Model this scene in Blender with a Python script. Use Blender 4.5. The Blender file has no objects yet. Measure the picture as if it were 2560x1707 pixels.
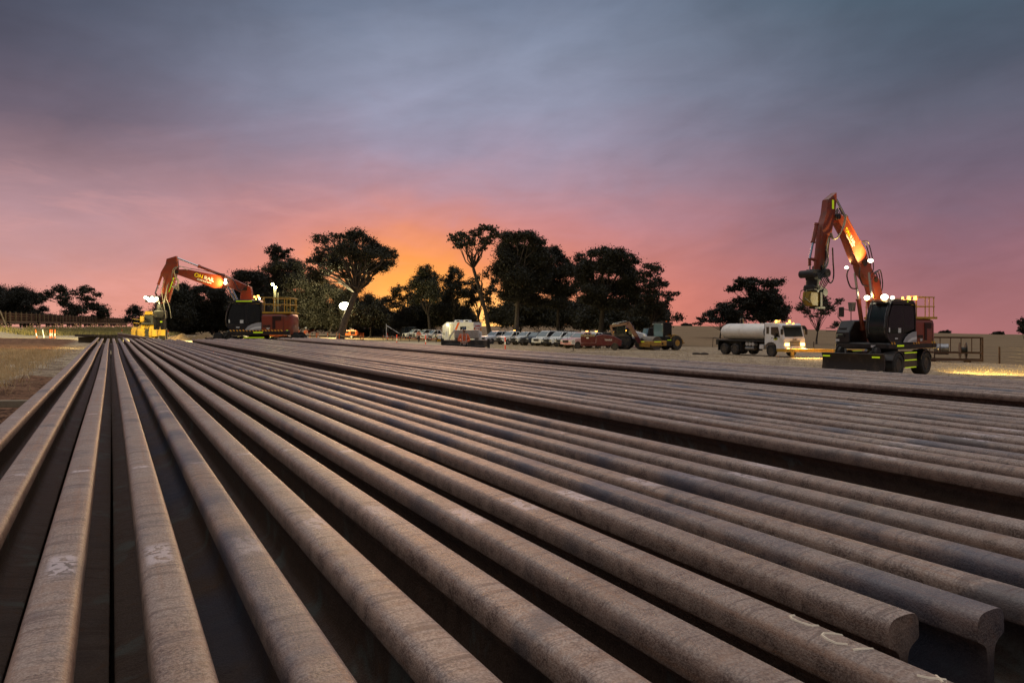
import bpy, math, random
import numpy as np
from mathutils import Vector, Matrix
R = math.radians
rng = np.random.default_rng(7); random.seed(7)
scene = bpy.context.scene; COL = scene.collection
# ---------- camera: photo pixel frame 2560x1707, focal 1780 px, eye level at row 813; eye at the origin, looking +Y
FP, YH = 1780.0, 813.0
cd = bpy.data.cameras.new('camera'); cam = bpy.data.objects.new('camera', cd); COL.objects.link(cam)
cam.rotation_euler = (R(90), 0, 0); cd.sensor_width = 36; cd.lens = 36*FP/2560
cd.shift_y = -(853.5-YH)/2560; cd.clip_start = .05; cd.clip_end = 6000; scene.camera = cam
scene.view_settings.view_transform = 'Standard'; scene.view_settings.look = 'None'; scene.view_settings.exposure = 0
def wx(px, Y): return (px-1280)/FP*Y
def wz(py, Y): return (YH-py)/FP*Y
def lin(r, g, b):
    f = lambda c: (c/255/12.92) if c/255 <= .04045 else ((c/255+.055)/1.055)**2.4
    return (f(r), f(g), f(b))
# ---------- terrain height
A_ = np.array([-3, -.45, -.3, -.1, 0, .1, .27, .46, .72, 3]); H_ = np.array([817, 817, 816, 816, 815, 811, 815, 826, 838, 840])
TH = math.atan2(1003, FP); CT, ST = math.cos(TH), math.sin(TH)
def sm(x, a, b):
    u = np.clip((x-a)/(b-a), 0, 1); return u*u*(3-2*u)
def gz(X, Y):
    X = np.asarray(X, float); Y = np.asarray(Y, float)
    Yc = np.clip(Y, -40, 400); Xc = np.clip(X, -70, 60)
    z = -1.556-.018*Xc-.0113*np.minimum(Yc, 200)
    a = X/np.maximum(Y, 20); far = -(np.interp(a, A_, H_)-YH)/FP*np.minimum(np.maximum(Y, 1), 340)-np.maximum(Y-340, 0)*.012
    z = z+(far-z)*sm(Y, 105, 330)
    # railway embankment on the left
    d = np.abs((X+91.3)*.94+(Y-136)*.34); u = -(X+91.3)*.34+(Y-136)*.94
    z = z+(np.maximum(z, -.62)-z)*(1-sm(d, 3.5, 9))
    # low spoil bank in front of the pad, left of the rails
    t = X*CT+Y*ST; m = (1-sm(t, -5, -1.2))*sm(Y, 42, 68)*(1-sm(Y, 74, 79))*(X < 5)
    z = z+m*(.10+.05*np.sin(X*.9)*np.sin(X*.37+2)+.1*np.sin(Y*1.7+X))
    m2 = sm(t, -3.6, -2.2)*(1-sm(t, -1.2, -.6))*(Y < 60)
    z = z+m2*(.05*np.sin(X*5+Y*2)*np.sin(Y*4.3)+.04*np.sin(X*9-Y*7))
    return z
def g(X, Y): return float(gz(X, Y))
# ---------- materials
MATS = {}
def mat(name, col, rough=.6, metal=0., var=.12, scale=6., bump=0., coat=0., emit=None, est=0., dirt=None, dscale=3.):
    if name in MATS: return MATS[name]
    m = bpy.data.materials.new(name); m.use_nodes = True; nt = m.node_tree; n = nt.nodes; L = nt.links
    b = n['Principled BSDF']; b.inputs['Roughness'].default_value = rough; b.inputs['Metallic'].default_value = metal
    b.inputs['Coat Weight'].default_value = coat
    tc = n.new('ShaderNodeTexCoord'); no = n.new('ShaderNodeTexNoise'); no.inputs['Scale'].default_value = scale; no.inputs['Detail'].default_value = 6
    L.new(tc.outputs['Object'], no.inputs['Vector'])
    mx = n.new('ShaderNodeMix'); mx.data_type = 'RGBA'
    mx.inputs[6].default_value = (*[c*(1-var) for c in col], 1); mx.inputs[7].default_value = (*[min(1, c*(1+var)) for c in col], 1)
    L.new(no.outputs['Fac'], mx.inputs[0]); out = mx.outputs[2]
    if dirt:
        n2 = n.new('ShaderNodeTexNoise'); n2.inputs['Scale'].default_value = dscale; n2.inputs['Detail'].default_value = 8; n2.inputs['Roughness'].default_value = .65
        L.new(tc.outputs['Object'], n2.inputs['Vector'])
        mr = n.new('ShaderNodeMapRange'); mr.inputs[1].default_value = .48; mr.inputs[2].default_value = .72; L.new(n2.outputs['Fac'], mr.inputs[0])
        m2 = n.new('ShaderNodeMix'); m2.data_type = 'RGBA'; L.new(mr.outputs[0], m2.inputs[0]); L.new(out, m2.inputs[6]); m2.inputs[7].default_value = (*dirt, 1); out = m2.outputs[2]
    L.new(out, b.inputs['Base Color'])
    mr = n.new('ShaderNodeMapRange'); mr.inputs[3].default_value = max(.03, rough-.12); mr.inputs[4].default_value = min(1, rough+.12)
    L.new(no.outputs['Fac'], mr.inputs[0]); L.new(mr.outputs[0], b.inputs['Roughness'])
    if bump:
        bp = n.new('ShaderNodeBump'); bp.inputs['Strength'].default_value = bump; bp.inputs['Distance'].default_value = .02
        L.new(no.outputs['Fac'], bp.inputs['Height']); L.new(bp.outputs[0], b.inputs['Normal'])
    if emit:
        b.inputs['Emission Color'].default_value = (*emit, 1); b.inputs['Emission Strength'].default_value = est
        m.cycles.emission_sampling = 'NONE'
    MATS[name] = m; return m
def glass(name='glass', col=(.02, .03, .03), rough=.05):
    if name in MATS: return MATS[name]
    m = bpy.data.materials.new(name); m.use_nodes = True; nt = m.node_tree; n = nt.nodes; L = nt.links
    b = n['Principled BSDF']; b.inputs['Base Color'].default_value = (*col, 1); b.inputs['Roughness'].default_value = rough
    b.inputs['Specular IOR Level'].default_value = .5
    tr = n.new('ShaderNodeBsdfTransparent'); tr.inputs[0].default_value = (.55, .6, .58, 1); mx = n.new('ShaderNodeMixShader'); mx.inputs[0].default_value = .72
    L.new(tr.outputs[0], mx.inputs[1]); L.new(b.outputs[0], mx.inputs[2]); L.new(mx.outputs[0], n['Material Output'].inputs[0])
    MATS[name] = m; return m
def lampmat(name, col, st): return mat(name, (.8, .8, .8), .4, emit=col, est=st, var=0)
M = lambda *a, **k: mat(*a, **k)
orange = M('machine_orange', (.27, .045, .016), .42, coat=.2, dirt=(.16, .07, .04), dscale=2.2)
black = M('black_paint', (.012, .012, .013), .38, dirt=(.05, .042, .035), dscale=3)
blackm = M('black_plastic', (.018, .017, .016), .6, dirt=(.06, .048, .038))
rubber = M('tyre_rubber', (.03, .028, .026), .85, dirt=(.11, .085, .06), bump=.5, scale=20)
rimm = M('rim_metal', (.07, .06, .05), .6, metal=.3, dirt=(.13, .1, .07))
steel = M('grey_steel', (.28, .28, .29), .35, metal=.8, dirt=(.1, .08, .06))
chrome = M('chrome_rod', (.65, .67, .7), .15, metal=1)
silver = M('silver_panel', (.45, .46, .48), .35, metal=.2)
yellow = M('machine_yellow', (.62, .36, .03), .5, dirt=(.2, .13, .05))
railyel = M('handrail_yellow', (.55, .33, .04), .5)
hiviz = M('reflective_tape', (.75, .95, .02), .4, emit=(.7, 1, .02), est=.22)  # no lamp: the tape's bright return is put in as a faint glow
whitep = M('white_paint', (.84, .85, .86), .3, coat=.4, dirt=(.62, .57, .5), dscale=1.5)
cream = M('cream_panel', (.86, .83, .76), .5, dirt=(.68, .63, .55), dscale=1.2)
wood = M('weathered_timber', (.3, .24, .16), .85, scale=14, var=.35, bump=.3, dirt=(.12, .09, .06))
darkwood = M('dark_sleeper', (.08, .06, .045), .9, var=.4)
redpl = M('red_plastic', (.75, .06, .02), .5); orpl = M('orange_plastic', (.9, .16, .02), .5); whpl = M('white_sleeve', (.8, .8, .78), .45)
maroon = M('maroon_paint', (.10, .012, .016), .42, coat=.2, dirt=(.12, .05, .035))
catyel = M('roller_yellow', (.5, .27, .05), .5, dirt=(.25, .16, .07))
rust = M('rusty_frame', (.075, .038, .022), .85, var=.4, dirt=(.13, .06, .03))
gl = glass(); 
# ---------- mesh builder
class MB:
    def __init__(s): s.v = []; s.f = []
    def add(s, vs, fs, m=None):
        o = len(s.v)
        for p in vs:
            p = Vector(p); s.v.append(tuple(m @ p) if m is not None else tuple(p))
        for f in fs: s.f.append([o+i for i in f])
        return s
    def box(s, x0, x1, y0, y1, z0, z1, m=None, b=0.):
        if b > 0:
            pr = [(x0+b, z0), (x1-b, z0), (x1, z0+b), (x1, z1-b), (x1-b, z1), (x0+b, z1), (x0, z1-b), (x0, z0+b)]
            return s.prism(pr, y0, y1, m, b)
        vs = [(x, y, z) for x in (x0, x1) for y in (y0, y1) for z in (z0, z1)]
        return s.add(vs, [(0, 1, 3, 2), (4, 6, 7, 5), (0, 4, 5, 1), (2, 3, 7, 6), (0, 2, 6, 4), (1, 5, 7, 3)], m)
    def prism(s, pts, y0, y1, m=None, b=0.):      # polygon in x,z swept along y, optional shrunken caps
        n = len(pts)
        if b > 0:
            cx = sum(p[0] for p in pts)/n; cz = sum(p[1] for p in pts)/n
            w = max(p[0] for p in pts)-min(p[0] for p in pts); h = max(p[1] for p in pts)-min(p[1] for p in pts)
            fx, fz = max(.2, 1-2*b/max(w, 1e-3)), max(.2, 1-2*b/max(h, 1e-3)); q = [(cx+(x-cx)*fx, cz+(z-cz)*fz) for x, z in pts]
            rings = [(y0, q), (y0+b, pts), (y1-b, pts), (y1, q)]
        else: rings = [(y0, pts), (y1, pts)]
        vs = [(x, y, z) for y, r in rings for x, z in r]; fs = []
        for k in range(len(rings)-1):
            for i in range(n): fs.append((k*n+i, k*n+(i+1) % n, (k+1)*n+(i+1) % n, (k+1)*n+i))
        fs += [tuple(range(n))[::-1], tuple((len(rings)-1)*n+i for i in range(n))]
        return s.add(vs, fs, m)
    def cyl(s, p0, p1, r0, r1=None, n=12, m=None, cap=True):
        r1 = r0 if r1 is None else r1; p0 = Vector(p0); p1 = Vector(p1); d = (p1-p0)
        if d.length < 1e-6: return s
        q = d.to_track_quat('Z', 'Y').to_matrix(); vs = []
        for p, r in ((p0, r0), (p1, r1)):
            for i in range(n):
                a = 2*math.pi*i/n; vs.append(p+q @ Vector((r*math.cos(a), r*math.sin(a), 0)))
        fs = [(i, (i+1) % n, n+(i+1) % n, n+i) for i in range(n)]
        if cap: fs += [tuple(range(n))[::-1], tuple(range(n, 2*n))]
        return s.add(vs, fs, m)
    def tube(s, pts, r, n=6, m=None):
        rs = r if isinstance(r, (list, tuple)) else [r]*len(pts); P = [Vector(p) for p in pts]; vs = []; k = len(P)
        up = Vector((.13, .21, .97))
        for i, p in enumerate(P):
            d = (P[min(i+1, k-1)]-P[max(i-1, 0)]).normalized(); x = d.cross(up)
            if x.length < .05: x = d.cross(Vector((1, 0, 0)))
            x.normalize(); y = d.cross(x)
            for j in range(n):
                a = 2*math.pi*j/n; vs.append(p+(x*math.cos(a)+y*math.sin(a))*rs[i])
        fs = [(i*n+j, i*n+(j+1) % n, (i+1)*n+(j+1) % n, (i+1)*n+j) for i in range(k-1) for j in range(n)]
        fs += [tuple(range(n))[::-1], tuple((k-1)*n+j for j in range(n))]
        return s.add(vs, fs, m)
    def lathe(s, prof, c, axis='y', n=20, m=None):     # prof: (radius, offset along axis)
        c = Vector(c); vs = []
        for r, o in prof:
            for i in range(n):
                a = 2*math.pi*i/n; u, w = r*math.cos(a), r*math.sin(a)
                vs.append(c+Vector({'y': (u, o, w), 'x': (o, u, w), 'z': (u, w, o)}[axis]))
        k = len(prof); fs = [(i*n+j, i*n+(j+1) % n, (i+1)*n+(j+1) % n, (i+1)*n+j) for i in range(k-1) for j in range(n)]
        fs += [tuple(range(n))[::-1], tuple((k-1)*n+j for j in range(n))]
        return s.add(vs, fs, m)
    def ball(s, c, rx, ry=None, rz=None, n=12, m=None):
        ry = ry or rx; rz = rz or rx; k = n//2; vs = [(c[0], c[1], c[2]-rz)]
        for i in range(1, k):
            e = -math.pi/2+math.pi*i/k
            for j in range(n):
                a = 2*math.pi*j/n; vs.append((c[0]+rx*math.cos(e)*math.cos(a), c[1]+ry*math.cos(e)*math.sin(a), c[2]+rz*math.sin(e)))
        vs.append((c[0], c[1], c[2]+rz)); T = len(vs)-1; fs = [(0, 1+(j+1) % n, 1+j) for j in range(n)]
        for i in range(k-2):
            for j in range(n): fs.append((1+i*n+j, 1+i*n+(j+1) % n, 1+(i+1)*n+(j+1) % n, 1+(i+1)*n+j))
        fs += [(T, 1+(k-2)*n+j, 1+(k-2)*n+(j+1) % n) for j in range(n)]
        return s.add(vs, fs, m)
    def build(s, name, m, parent=None, smooth=35):
        me = bpy.data.meshes.new(name); me.from_pydata(s.v, [], s.f); me.update()
        import bmesh
        bm = bmesh.new(); bm.from_mesh(me); bmesh.ops.recalc_face_normals(bm, faces=bm.faces); bm.to_mesh(me); bm.free()
        me.materials.append(m)
        if smooth: me.polygons.foreach_set('use_smooth', [True]*len(me.polygons)); me.set_sharp_from_angle(angle=R(smooth))
        o = bpy.data.objects.new(name, me); COL.objects.link(o)
        if parent: o.parent = parent
        return o
def npmesh(name, V, F, m, parent=None):
    me = bpy.data.meshes.new(name); V = np.asarray(V, np.float32); F = np.asarray(F, np.int32); k = F.shape[1]
    me.vertices.add(len(V)); me.vertices.foreach_set('co', V.ravel()); me.loops.add(F.size); me.loops.foreach_set('vertex_index', F.ravel())
    me.polygons.add(len(F)); me.polygons.foreach_set('loop_start', np.arange(0, F.size, k, dtype=np.int32)); me.update(calc_edges=True)
    me.materials.append(m); o = bpy.data.objects.new(name, me); COL.objects.link(o)
    if parent: o.parent = parent
    return o
def tag(o, label=None, cat=None, group=None, kind=None):
    for k, v in (('label', label), ('category', cat), ('group', group), ('kind', kind)):
        if v: o[k] = v
    return o
def thing(name, label, cat, loc=(0, 0, 0), rz=0., group=None):
    o = bpy.data.objects.new(name, None); COL.objects.link(o); o.location = loc; o.rotation_euler = (0, 0, rz); o.empty_display_size = .3
    return tag(o, label, cat, group)
def kids(o): return list(o.children)
def copy_tree(o, parent=None, D=None):
    c = o.copy(); COL.objects.link(c)
    if parent: c.parent = parent
    for ch in kids(o): copy_tree(ch, c)
    return c
def text(s, size, m, parent, mtx, name='lettering', ext=.004, bold=0.):
    cu = bpy.data.curves.new(name, 'FONT'); cu.body = s; cu.size = size; cu.extrude = ext; cu.offset = bold; cu.align_x = 'CENTER'; cu.align_y = 'CENTER'
    o = bpy.data.objects.new(name, cu); COL.objects.link(o); dg = bpy.context.evaluated_depsgraph_get()
    me = bpy.data.meshes.new_from_object(o.evaluated_get(dg)); bpy.data.objects.remove(o); me.transform(mtx); me.materials.clear(); me.materials.append(m)
    o = bpy.data.objects.new(name, me); COL.objects.link(o); o.parent = parent; return o
def textplane(origin, right, up):      # matrix that lays text on a plane
    r = Vector(right).normalized(); u = Vector(up).normalized(); nn = r.cross(u)
    mm = Matrix((r, u, nn)).transposed().to_4x4(); mm.translation = origin; return mm
def lamp(parent, loc, energy, col, kind='POINT', radius=.08, direction=None, size=60, blend=.5, name='lamp_light'):
    ld = bpy.data.lights.new(name, kind); ld.energy = energy; ld.color = col
    ld.shadow_soft_size = radius
    if kind == 'SPOT': ld.spot_size = R(size); ld.spot_blend = blend
    o = bpy.data.objects.new(name, ld); COL.objects.link(o); o.location = loc
    if direction: o.rotation_euler = Vector(direction).to_track_quat('-Z', 'Y').to_euler()
    if parent: o.parent = parent
    return o
ORD = ['', 'first', 'second', 'third', 'fourth', 'fifth', 'sixth', 'seventh', 'eighth', 'ninth', 'tenth', 'eleventh', 'twelfth', 'thirteenth', 'fourteenth', 'fifteenth', 'sixteenth']
# ---------- sky
w = bpy.data.worlds.new('World'); scene.world = w; w.use_nodes = True; nt = w.node_tree; N = nt.nodes; L = nt.links; N.clear()
def mth(op, a, b=None, c=None, clamp=False):
    n = N.new('ShaderNodeMath'); n.operation = op; n.use_clamp = clamp
    for i, x in enumerate((a, b, c)):
        if x is None: continue
        if isinstance(x, (int, float)): n.inputs[i].default_value = x
        else: L.new(x, n.inputs[i])
    return n.outputs[0]
def mixc(f, a, b, mode='MIX'):
    n = N.new('ShaderNodeMix'); n.data_type = 'RGBA'; n.blend_type = mode
    for i, x in ((0, f), (6, a), (7, b)):
        if isinstance(x, (int, float)): n.inputs[i].default_value = x
        elif isinstance(x, tuple): n.inputs[i].default_value = (*x, 1)
        else: L.new(x, n.inputs[i])
    return n.outputs[2]
tc = N.new('ShaderNodeTexCoord'); sx = N.new('ShaderNodeSeparateXYZ'); L.new(tc.outputs['Generated'], sx.inputs[0])
az = mth('MULTIPLY', mth('ARCTAN2', sx.outputs[0], sx.outputs[1]), 57.2958)
el0 = mth('MULTIPLY', mth('ARCSINE', mth('MINIMUM', mth('MAXIMUM', sx.outputs[2], -1.), 1.)), 57.2958)
# soft wandering of the cloud bands
cb = N.new('ShaderNodeCombineXYZ'); L.new(mth('MULTIPLY', az, .045), cb.inputs[0]); L.new(mth('MULTIPLY', el0, .12), cb.inputs[1])
def noise(vec, scale, detail, rough=.5, dist=0.):
    n = N.new('ShaderNodeTexNoise'); n.inputs['Scale'].default_value = scale; n.inputs['Detail'].default_value = detail; n.inputs['Roughness'].default_value = rough; n.inputs['Distortion'].default_value = dist
    L.new(vec, n.inputs['Vector']); return n.outputs['Fac']
big = noise(cb.outputs[0], 1.1, 4, .5, .6); mid = noise(cb.outputs[0], 3.2, 6, .55, .9)
cb2 = N.new('ShaderNodeCombineXYZ'); L.new(mth('MULTIPLY', az, .05), cb2.inputs[0]); L.new(mth('ADD', mth('MULTIPLY', el0, .24), mth('MULTIPLY', az, .012)), cb2.inputs[1]); cb2.inputs[2].default_value = 4.2
fine = noise(cb2.outputs[0], 2.0, 8, .6, .6)
el = mth('ADD', el0, mth('ADD', mth('MULTIPLY', mth('SUBTRACT', big, .5), mth('MULTIPLY', mth('MINIMUM', mth('MAXIMUM', el0, 0.), 24.), .22)), mth('MULTIPLY', mth('SUBTRACT', mid, .5), 2.2)))
def ramp(stops):
    n = N.new('ShaderNodeValToRGB'); r = n.color_ramp; r.interpolation = 'LINEAR'
    while len(r.elements) > 1: r.elements.remove(r.elements[0])
    for i, (e, c) in enumerate(stops):
        p = min(1, max(0, (e+10)/100)); q = r.elements[0] if i == 0 else r.elements.new(p)
        q.position = p; q.color = (*lin(*c), 1)
    L.new(mth('DIVIDE', mth('ADD', el, 10.), 100., clamp=True), n.inputs[0]); return n.outputs[0]
hi = [(31, (122, 132, 144)), (45, (216, 213, 214)), (90, (250, 246, 242))]
mc = ramp([(-10, (60, 45, 40)), (-1, (232, 134, 108)), (2.5, (228, 136, 116)), (5, (216, 136, 124)), (8, (196, 137, 141)), (11, (172, 142, 157)), (14, (157, 147, 168)), (17.5, (145, 148, 170)), (21, (132, 139, 160)), (25, (113, 124, 146))]+hi)
ml = ramp([(-10, (60, 45, 40)), (-1, (226, 154, 134)), (2.5, (216, 150, 137)), (5, (196, 147, 146)), (8, (178, 140, 146)), (11, (150, 122, 131)), (14, (108, 96, 110)), (18, (88, 87, 103)), (24, (70, 78, 95))]+hi)
mr_ = ramp([(-10, (60, 45, 40)), (-1, (168, 108, 108)), (2.5, (158, 106, 111)), (5, (146, 104, 115)), (8, (128, 102, 117)), (11, (112, 99, 116)), (14, (98, 96, 112)), (18, (82, 90, 106)), (24, (70, 89, 104))]+hi)
def smooth(x, a, b):
    n = N.new('ShaderNodeMapRange'); n.interpolation_type = 'SMOOTHSTEP'; L.new(x, n.inputs[0]); n.inputs[1].default_value = a; n.inputs[2].default_value = b; return n.outputs[0]
c = mixc(smooth(az, -6, -36), mc, ml); c = mixc(smooth(az, -1, 33), c, mr_)
def gauss(a0, e0, sa, se):
    x = mth('DIVIDE', mth('SUBTRACT', az, a0), sa); y = mth('DIVIDE', mth('SUBTRACT', el, e0), se)
    return mth('EXPONENT', mth('MULTIPLY', mth('ADD', mth('MULTIPLY', x, x), mth('MULTIPLY', y, y)), -1.))
c = mixc(mth('MULTIPLY', gauss(-8., 2.0, 11., 6.0), .68), c, lin(255, 140, 94))
c = mixc(mth('MULTIPLY', gauss(-8.2, 2.3, 7.2, 4.3), .97), c, (1.15, .43, .075))
c = mixc(mth('MULTIPLY', gauss(-4., -.3, 7.5, 2.6), .95), c, (1.9, .95, .24))
v = mth('ADD', mth('MULTIPLY', big, .34), mth('ADD', mth('MULTIPLY', mid, .22), mth('MULTIPLY', fine, .26)))     # mean about .41
cb3 = N.new('ShaderNodeCombineXYZ'); L.new(mth('ADD', mth('MULTIPLY', az, .028), mth('MULTIPLY', el0, .05)), cb3.inputs[0]); L.new(mth('SUBTRACT', mth('MULTIPLY', el0, .15), mth('MULTIPLY', az, .045)), cb3.inputs[1]); cb3.inputs[2].default_value = 1.7
cb4 = N.new('ShaderNodeCombineXYZ'); L.new(mth('MULTIPLY', az, .08), cb4.inputs[0]); L.new(mth('ADD', mth('MULTIPLY', el0, .13), mth('MULTIPLY', az, -.02)), cb4.inputs[1]); cb4.inputs[2].default_value = 9.3
mott = noise(cb4.outputs[0], 1.5, 7, .55, .5)
diag = mth('ADD', mth('MULTIPLY', noise(cb3.outputs[0], 1.3, 6, .5, 1.0), .5), mth('MULTIPLY', mott, .5))
v = mth('ADD', mth('MULTIPLY', mth('SUBTRACT', v, .41), .7), mth('ADD', mth('MULTIPLY', mth('SUBTRACT', diag, .5), .75), 1.04))
hs = N.new('ShaderNodeVectorMath'); hs.operation = 'SCALE'; L.new(c, hs.inputs[0]); L.new(v, hs.inputs[3])
# the first warm beams: pinkish light on the thicker streaks, low at the left
streak = mth('MULTIPLY', smooth(fine, .52, .72), mth('MULTIPLY', mth('MULTIPLY', smooth(el0, 15, 5), smooth(az, -2, -26)), .28))
c2 = mixc(streak, hs.outputs[0], lin(236, 168, 160))
west = smooth(sx.outputs[1], .45, -.25)
c2 = mixc(mth('MULTIPLY', mth('MULTIPLY', west, smooth(el0, 55, 12)), .82), c2, lin(38, 44, 58))
bg = N.new('ShaderNodeBackground'); L.new(c2, bg.inputs[0]); bg.inputs[1].default_value = 1.0
wo = N.new('ShaderNodeOutputWorld'); L.new(bg.outputs[0], wo.inputs[0])
w.cycles.sampling_method = 'AUTOMATIC'
# glow of the hidden low sun
sl = bpy.data.lights.new('sun', 'SUN'); sl.energy = .55; sl.angle = R(16); sl.color = (1, .52, .26); so = bpy.data.objects.new('sun', sl); COL.objects.link(so)
sd = Vector((-math.sin(R(7))*math.cos(R(9)), math.cos(R(7))*math.cos(R(9)), math.sin(R(9)))); so.rotation_euler = sd.to_track_quat('Z', 'Y').to_euler()
# ---------- ground
gx = 34*np.sinh(np.linspace(-3.4, 3.4, 360)); gy = np.concatenate([25*np.sinh(np.linspace(-1.3, 4.0, 430))])
GX, GY = np.meshgrid(gx, gy); GZ = gz(GX, GY)
tt = GX*CT+GY*ST; ss = -GX*ST+GY*CT
GZ += rng.normal(0, .012, GZ.shape)*(GY < 60)
V = np.stack([GX, GY, GZ], -1).reshape(-1, 3); ny, nx = GX.shape; idx = np.arange(ny*nx).reshape(ny, nx)
F = np.stack([idx[:-1, :-1], idx[:-1, 1:], idx[1:, 1:], idx[1:, :-1]], -1).reshape(-1, 4)
soil = sm(tt, -2.9, -1.9)*(1-sm(tt, 6.2, 7.2))*(1-sm(ss, 24, 27)); soil = np.maximum(soil, (1-sm(tt, -5.5, -.5))*sm(GY, 41, 45)*(1-sm(GY, 73, 77))*(GX < 5))
pad = sm(ss, 23, 27)*(1-sm(GY, 95, 125))*(1-sm(GX, -14, -4))*sm(GY, 20, 30); pad = pad*(1-soil)*(sm(GY, 74, 79)+sm(tt, -3, 0)).clip(0, 1)
field = np.maximum(sm(GY, 98, 116)*sm(GX, -45, -18), sm(GX, 35.2, 36.2)); field = np.maximum(field, sm(GY, 130, 150))
go = npmesh('ground', V, F, None); me = go.data; me.materials.clear()
ca = me.color_attributes.new('zones', 'FLOAT_COLOR', 'POINT'); ca.data.foreach_set('color', np.stack([soil, pad, field, np.ones_like(soil)], -1).reshape(-1).astype(np.float32))
me.polygons.foreach_set('use_smooth', [True]*len(me.polygons)); tag(go, kind='structure')
gm = bpy.data.materials.new('ground_material'); gm.use_nodes = True; nt = gm.node_tree; N = nt.nodes; L = nt.links; b = N['Principled BSDF']
b.inputs['Roughness'].default_value = .95; b.inputs['Specular IOR Level'].default_value = .15
tc = N.new('ShaderNodeTexCoord'); at = N.new('ShaderNodeAttribute'); at.attribute_name = 'zones'; sp = N.new('ShaderNodeSeparateColor'); L.new(at.outputs['Color'], sp.inputs[0])
P_ = tc.outputs['Object']
n1 = noise(P_, .35, 8, .65); n2 = noise(P_, 2.2, 8, .7); n3 = noise(P_, 14, 6, .75); mp = N.new('ShaderNodeMapping'); mp.inputs['Scale'].default_value = (.12, .9, 1); mp.inputs['Rotation'].default_value = (0, 0, R(-12)); L.new(P_, mp.inputs[0]); n4 = noise(mp.outputs[0], 1., 7, .7)
def mask(src, wob, amt):
    return smooth(mth('ADD', src, mth('MULTIPLY', mth('SUBTRACT', wob, .5), amt)), .38, .62)
nm = mth('ADD', mth('MULTIPLY', n2, .5), mth('MULTIPLY', n3, .5))
straw = mixc(smooth(nm, .4, .62), (.20, .14, .09), (.66, .52, .35)); straw = mixc(mth('MULTIPLY', smooth(n4, .46, .62), .8), straw, (.19, .13, .09))
fieldc = mixc(smooth(n4, .35, .65), (.15, .10, .055), (.25, .175, .095)); fieldc = mixc(mth('MULTIPLY', smooth(n2, .35, .6), .35), fieldc, (.26, .19, .11))
soilc = mixc(smooth(nm, .40, .56), (.06, .028, .016), (.27, .14, .08)); soilc = mixc(mth('MULTIPLY', smooth(n1, .5, .7), .5), soilc, (.3, .2, .11))
padc = mixc(smooth(nm, .35, .65), (.40, .32, .21), (.62, .53, .36))
c = mixc(mask(sp.outputs[2], n2, .5), straw, fieldc); c = mixc(mask(sp.outputs[1], n2, .5), c, padc); c = mixc(mask(sp.outputs[0], n2, .6), c, soilc)
L.new(c, b.inputs['Base Color']); bp = N.new('ShaderNodeBump'); bp.inputs['Strength'].default_value = .9; bp.inputs['Distance'].default_value = .08; L.new(nm, bp.inputs['Height']); L.new(bp.outputs[0], b.inputs['Normal'])
me.materials.append(gm)
# ---------- dry grass: many small blades
def grassmat(name, a, bcol):
    m = bpy.data.materials.new(name); m.use_nodes = True; nt_ = m.node_tree; n = nt_.nodes; l = nt_.links; p = n['Principled BSDF']; p.inputs['Roughness'].default_value = .8
    t_ = n.new('ShaderNodeTexCoord'); no = n.new('ShaderNodeTexNoise'); no.inputs['Scale'].default_value = 1.6; no.inputs['Detail'].default_value = 5; l.new(t_.outputs['Object'], no.inputs['Vector'])
    mx = n.new('ShaderNodeMix'); mx.data_type = 'RGBA'; mx.inputs[6].default_value = (*a, 1); mx.inputs[7].default_value = (*bcol, 1); mr = n.new('ShaderNodeMapRange'); mr.inputs[1].default_value = .35; mr.inputs[2].default_value = .65
    l.new(no.outputs['Fac'], mr.inputs[0]); l.new(mr.outputs[0], mx.inputs[0]); l.new(mx.outputs[2], p.inputs['Base Color']); return m
def blades(name, X, Y, h, wd, m, lean=.5, dz=0.):
    n = len(X); Z = gz(X, Y)+dz; a = rng.uniform(0, 2*np.pi, n); hh = h*rng.uniform(.5, 1.3, n); ln = rng.normal(0, lean, n)*hh; la = rng.uniform(0, 2*np.pi, n)
    B = np.stack([X, Y, Z-.02], -1); D = np.stack([np.cos(a), np.sin(a), 0*a], -1)*wd[:, None]/2; T = np.stack([np.cos(la)*ln, np.sin(la)*ln, hh], -1)
    V = np.stack([B-D, B+D, B+T*.6+D*.7, B+T, B+T*.6-D*.7], 1).reshape(-1, 3); F = np.arange(n*5).reshape(n, 5); return npmesh(name, V, F, m)
gA = grassmat('dry_grass_material', (.56, .39, .18), (.88, .64, .34)); gB = grassmat('green_dry_grass_material', (.20, .20, .07), (.55, .44, .17)); gC = grassmat('stubble_material', (.34, .25, .14), (.75, .58, .36))
def clumped(n, x0, x1, y0, y1, k, sp):
    cx = rng.uniform(x0, x1, k); cy = rng.uniform(y0, y1, k); i = rng.integers(0, k, n); return cx[i]+rng.normal(0, sp, n), cy[i]+rng.normal(0, sp, n)
X, Y = clumped(130000, -42, -8, 14, 45, 9000, .16); t_ = X*CT+Y*ST; k = (t_ < -2.3+rng.normal(0, .25, len(t_))) & (X/Y > -.78) & (Y < 42+rng.normal(0, 1., len(Y))); X, Y = X[k], Y[k]
tag(blades('dry_grass', X, Y, .2, np.full(len(X), .016), gA), 'pale dry grass left of the rail stacks', 'grass', kind='stuff')
u = rng.uniform(-40, 120, 60000); d = rng.uniform(4.5, 26, 60000); cl = rng.random(60000); X = -91.3-.34*u+.94*d; Y = 136+.94*u+.34*d; k = (np.sin(X*.5)+np.sin(Y*.7+X*.3)+rng.normal(0, .8, len(X)) > -.5) & (Y > 60); X, Y = X[k], Y[k]
tag(blades('lineside_grass', X, Y, .65, np.full(len(X), .07), gB, .35), 'long yellow green grass below the train', 'grass', kind='stuff')
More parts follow.
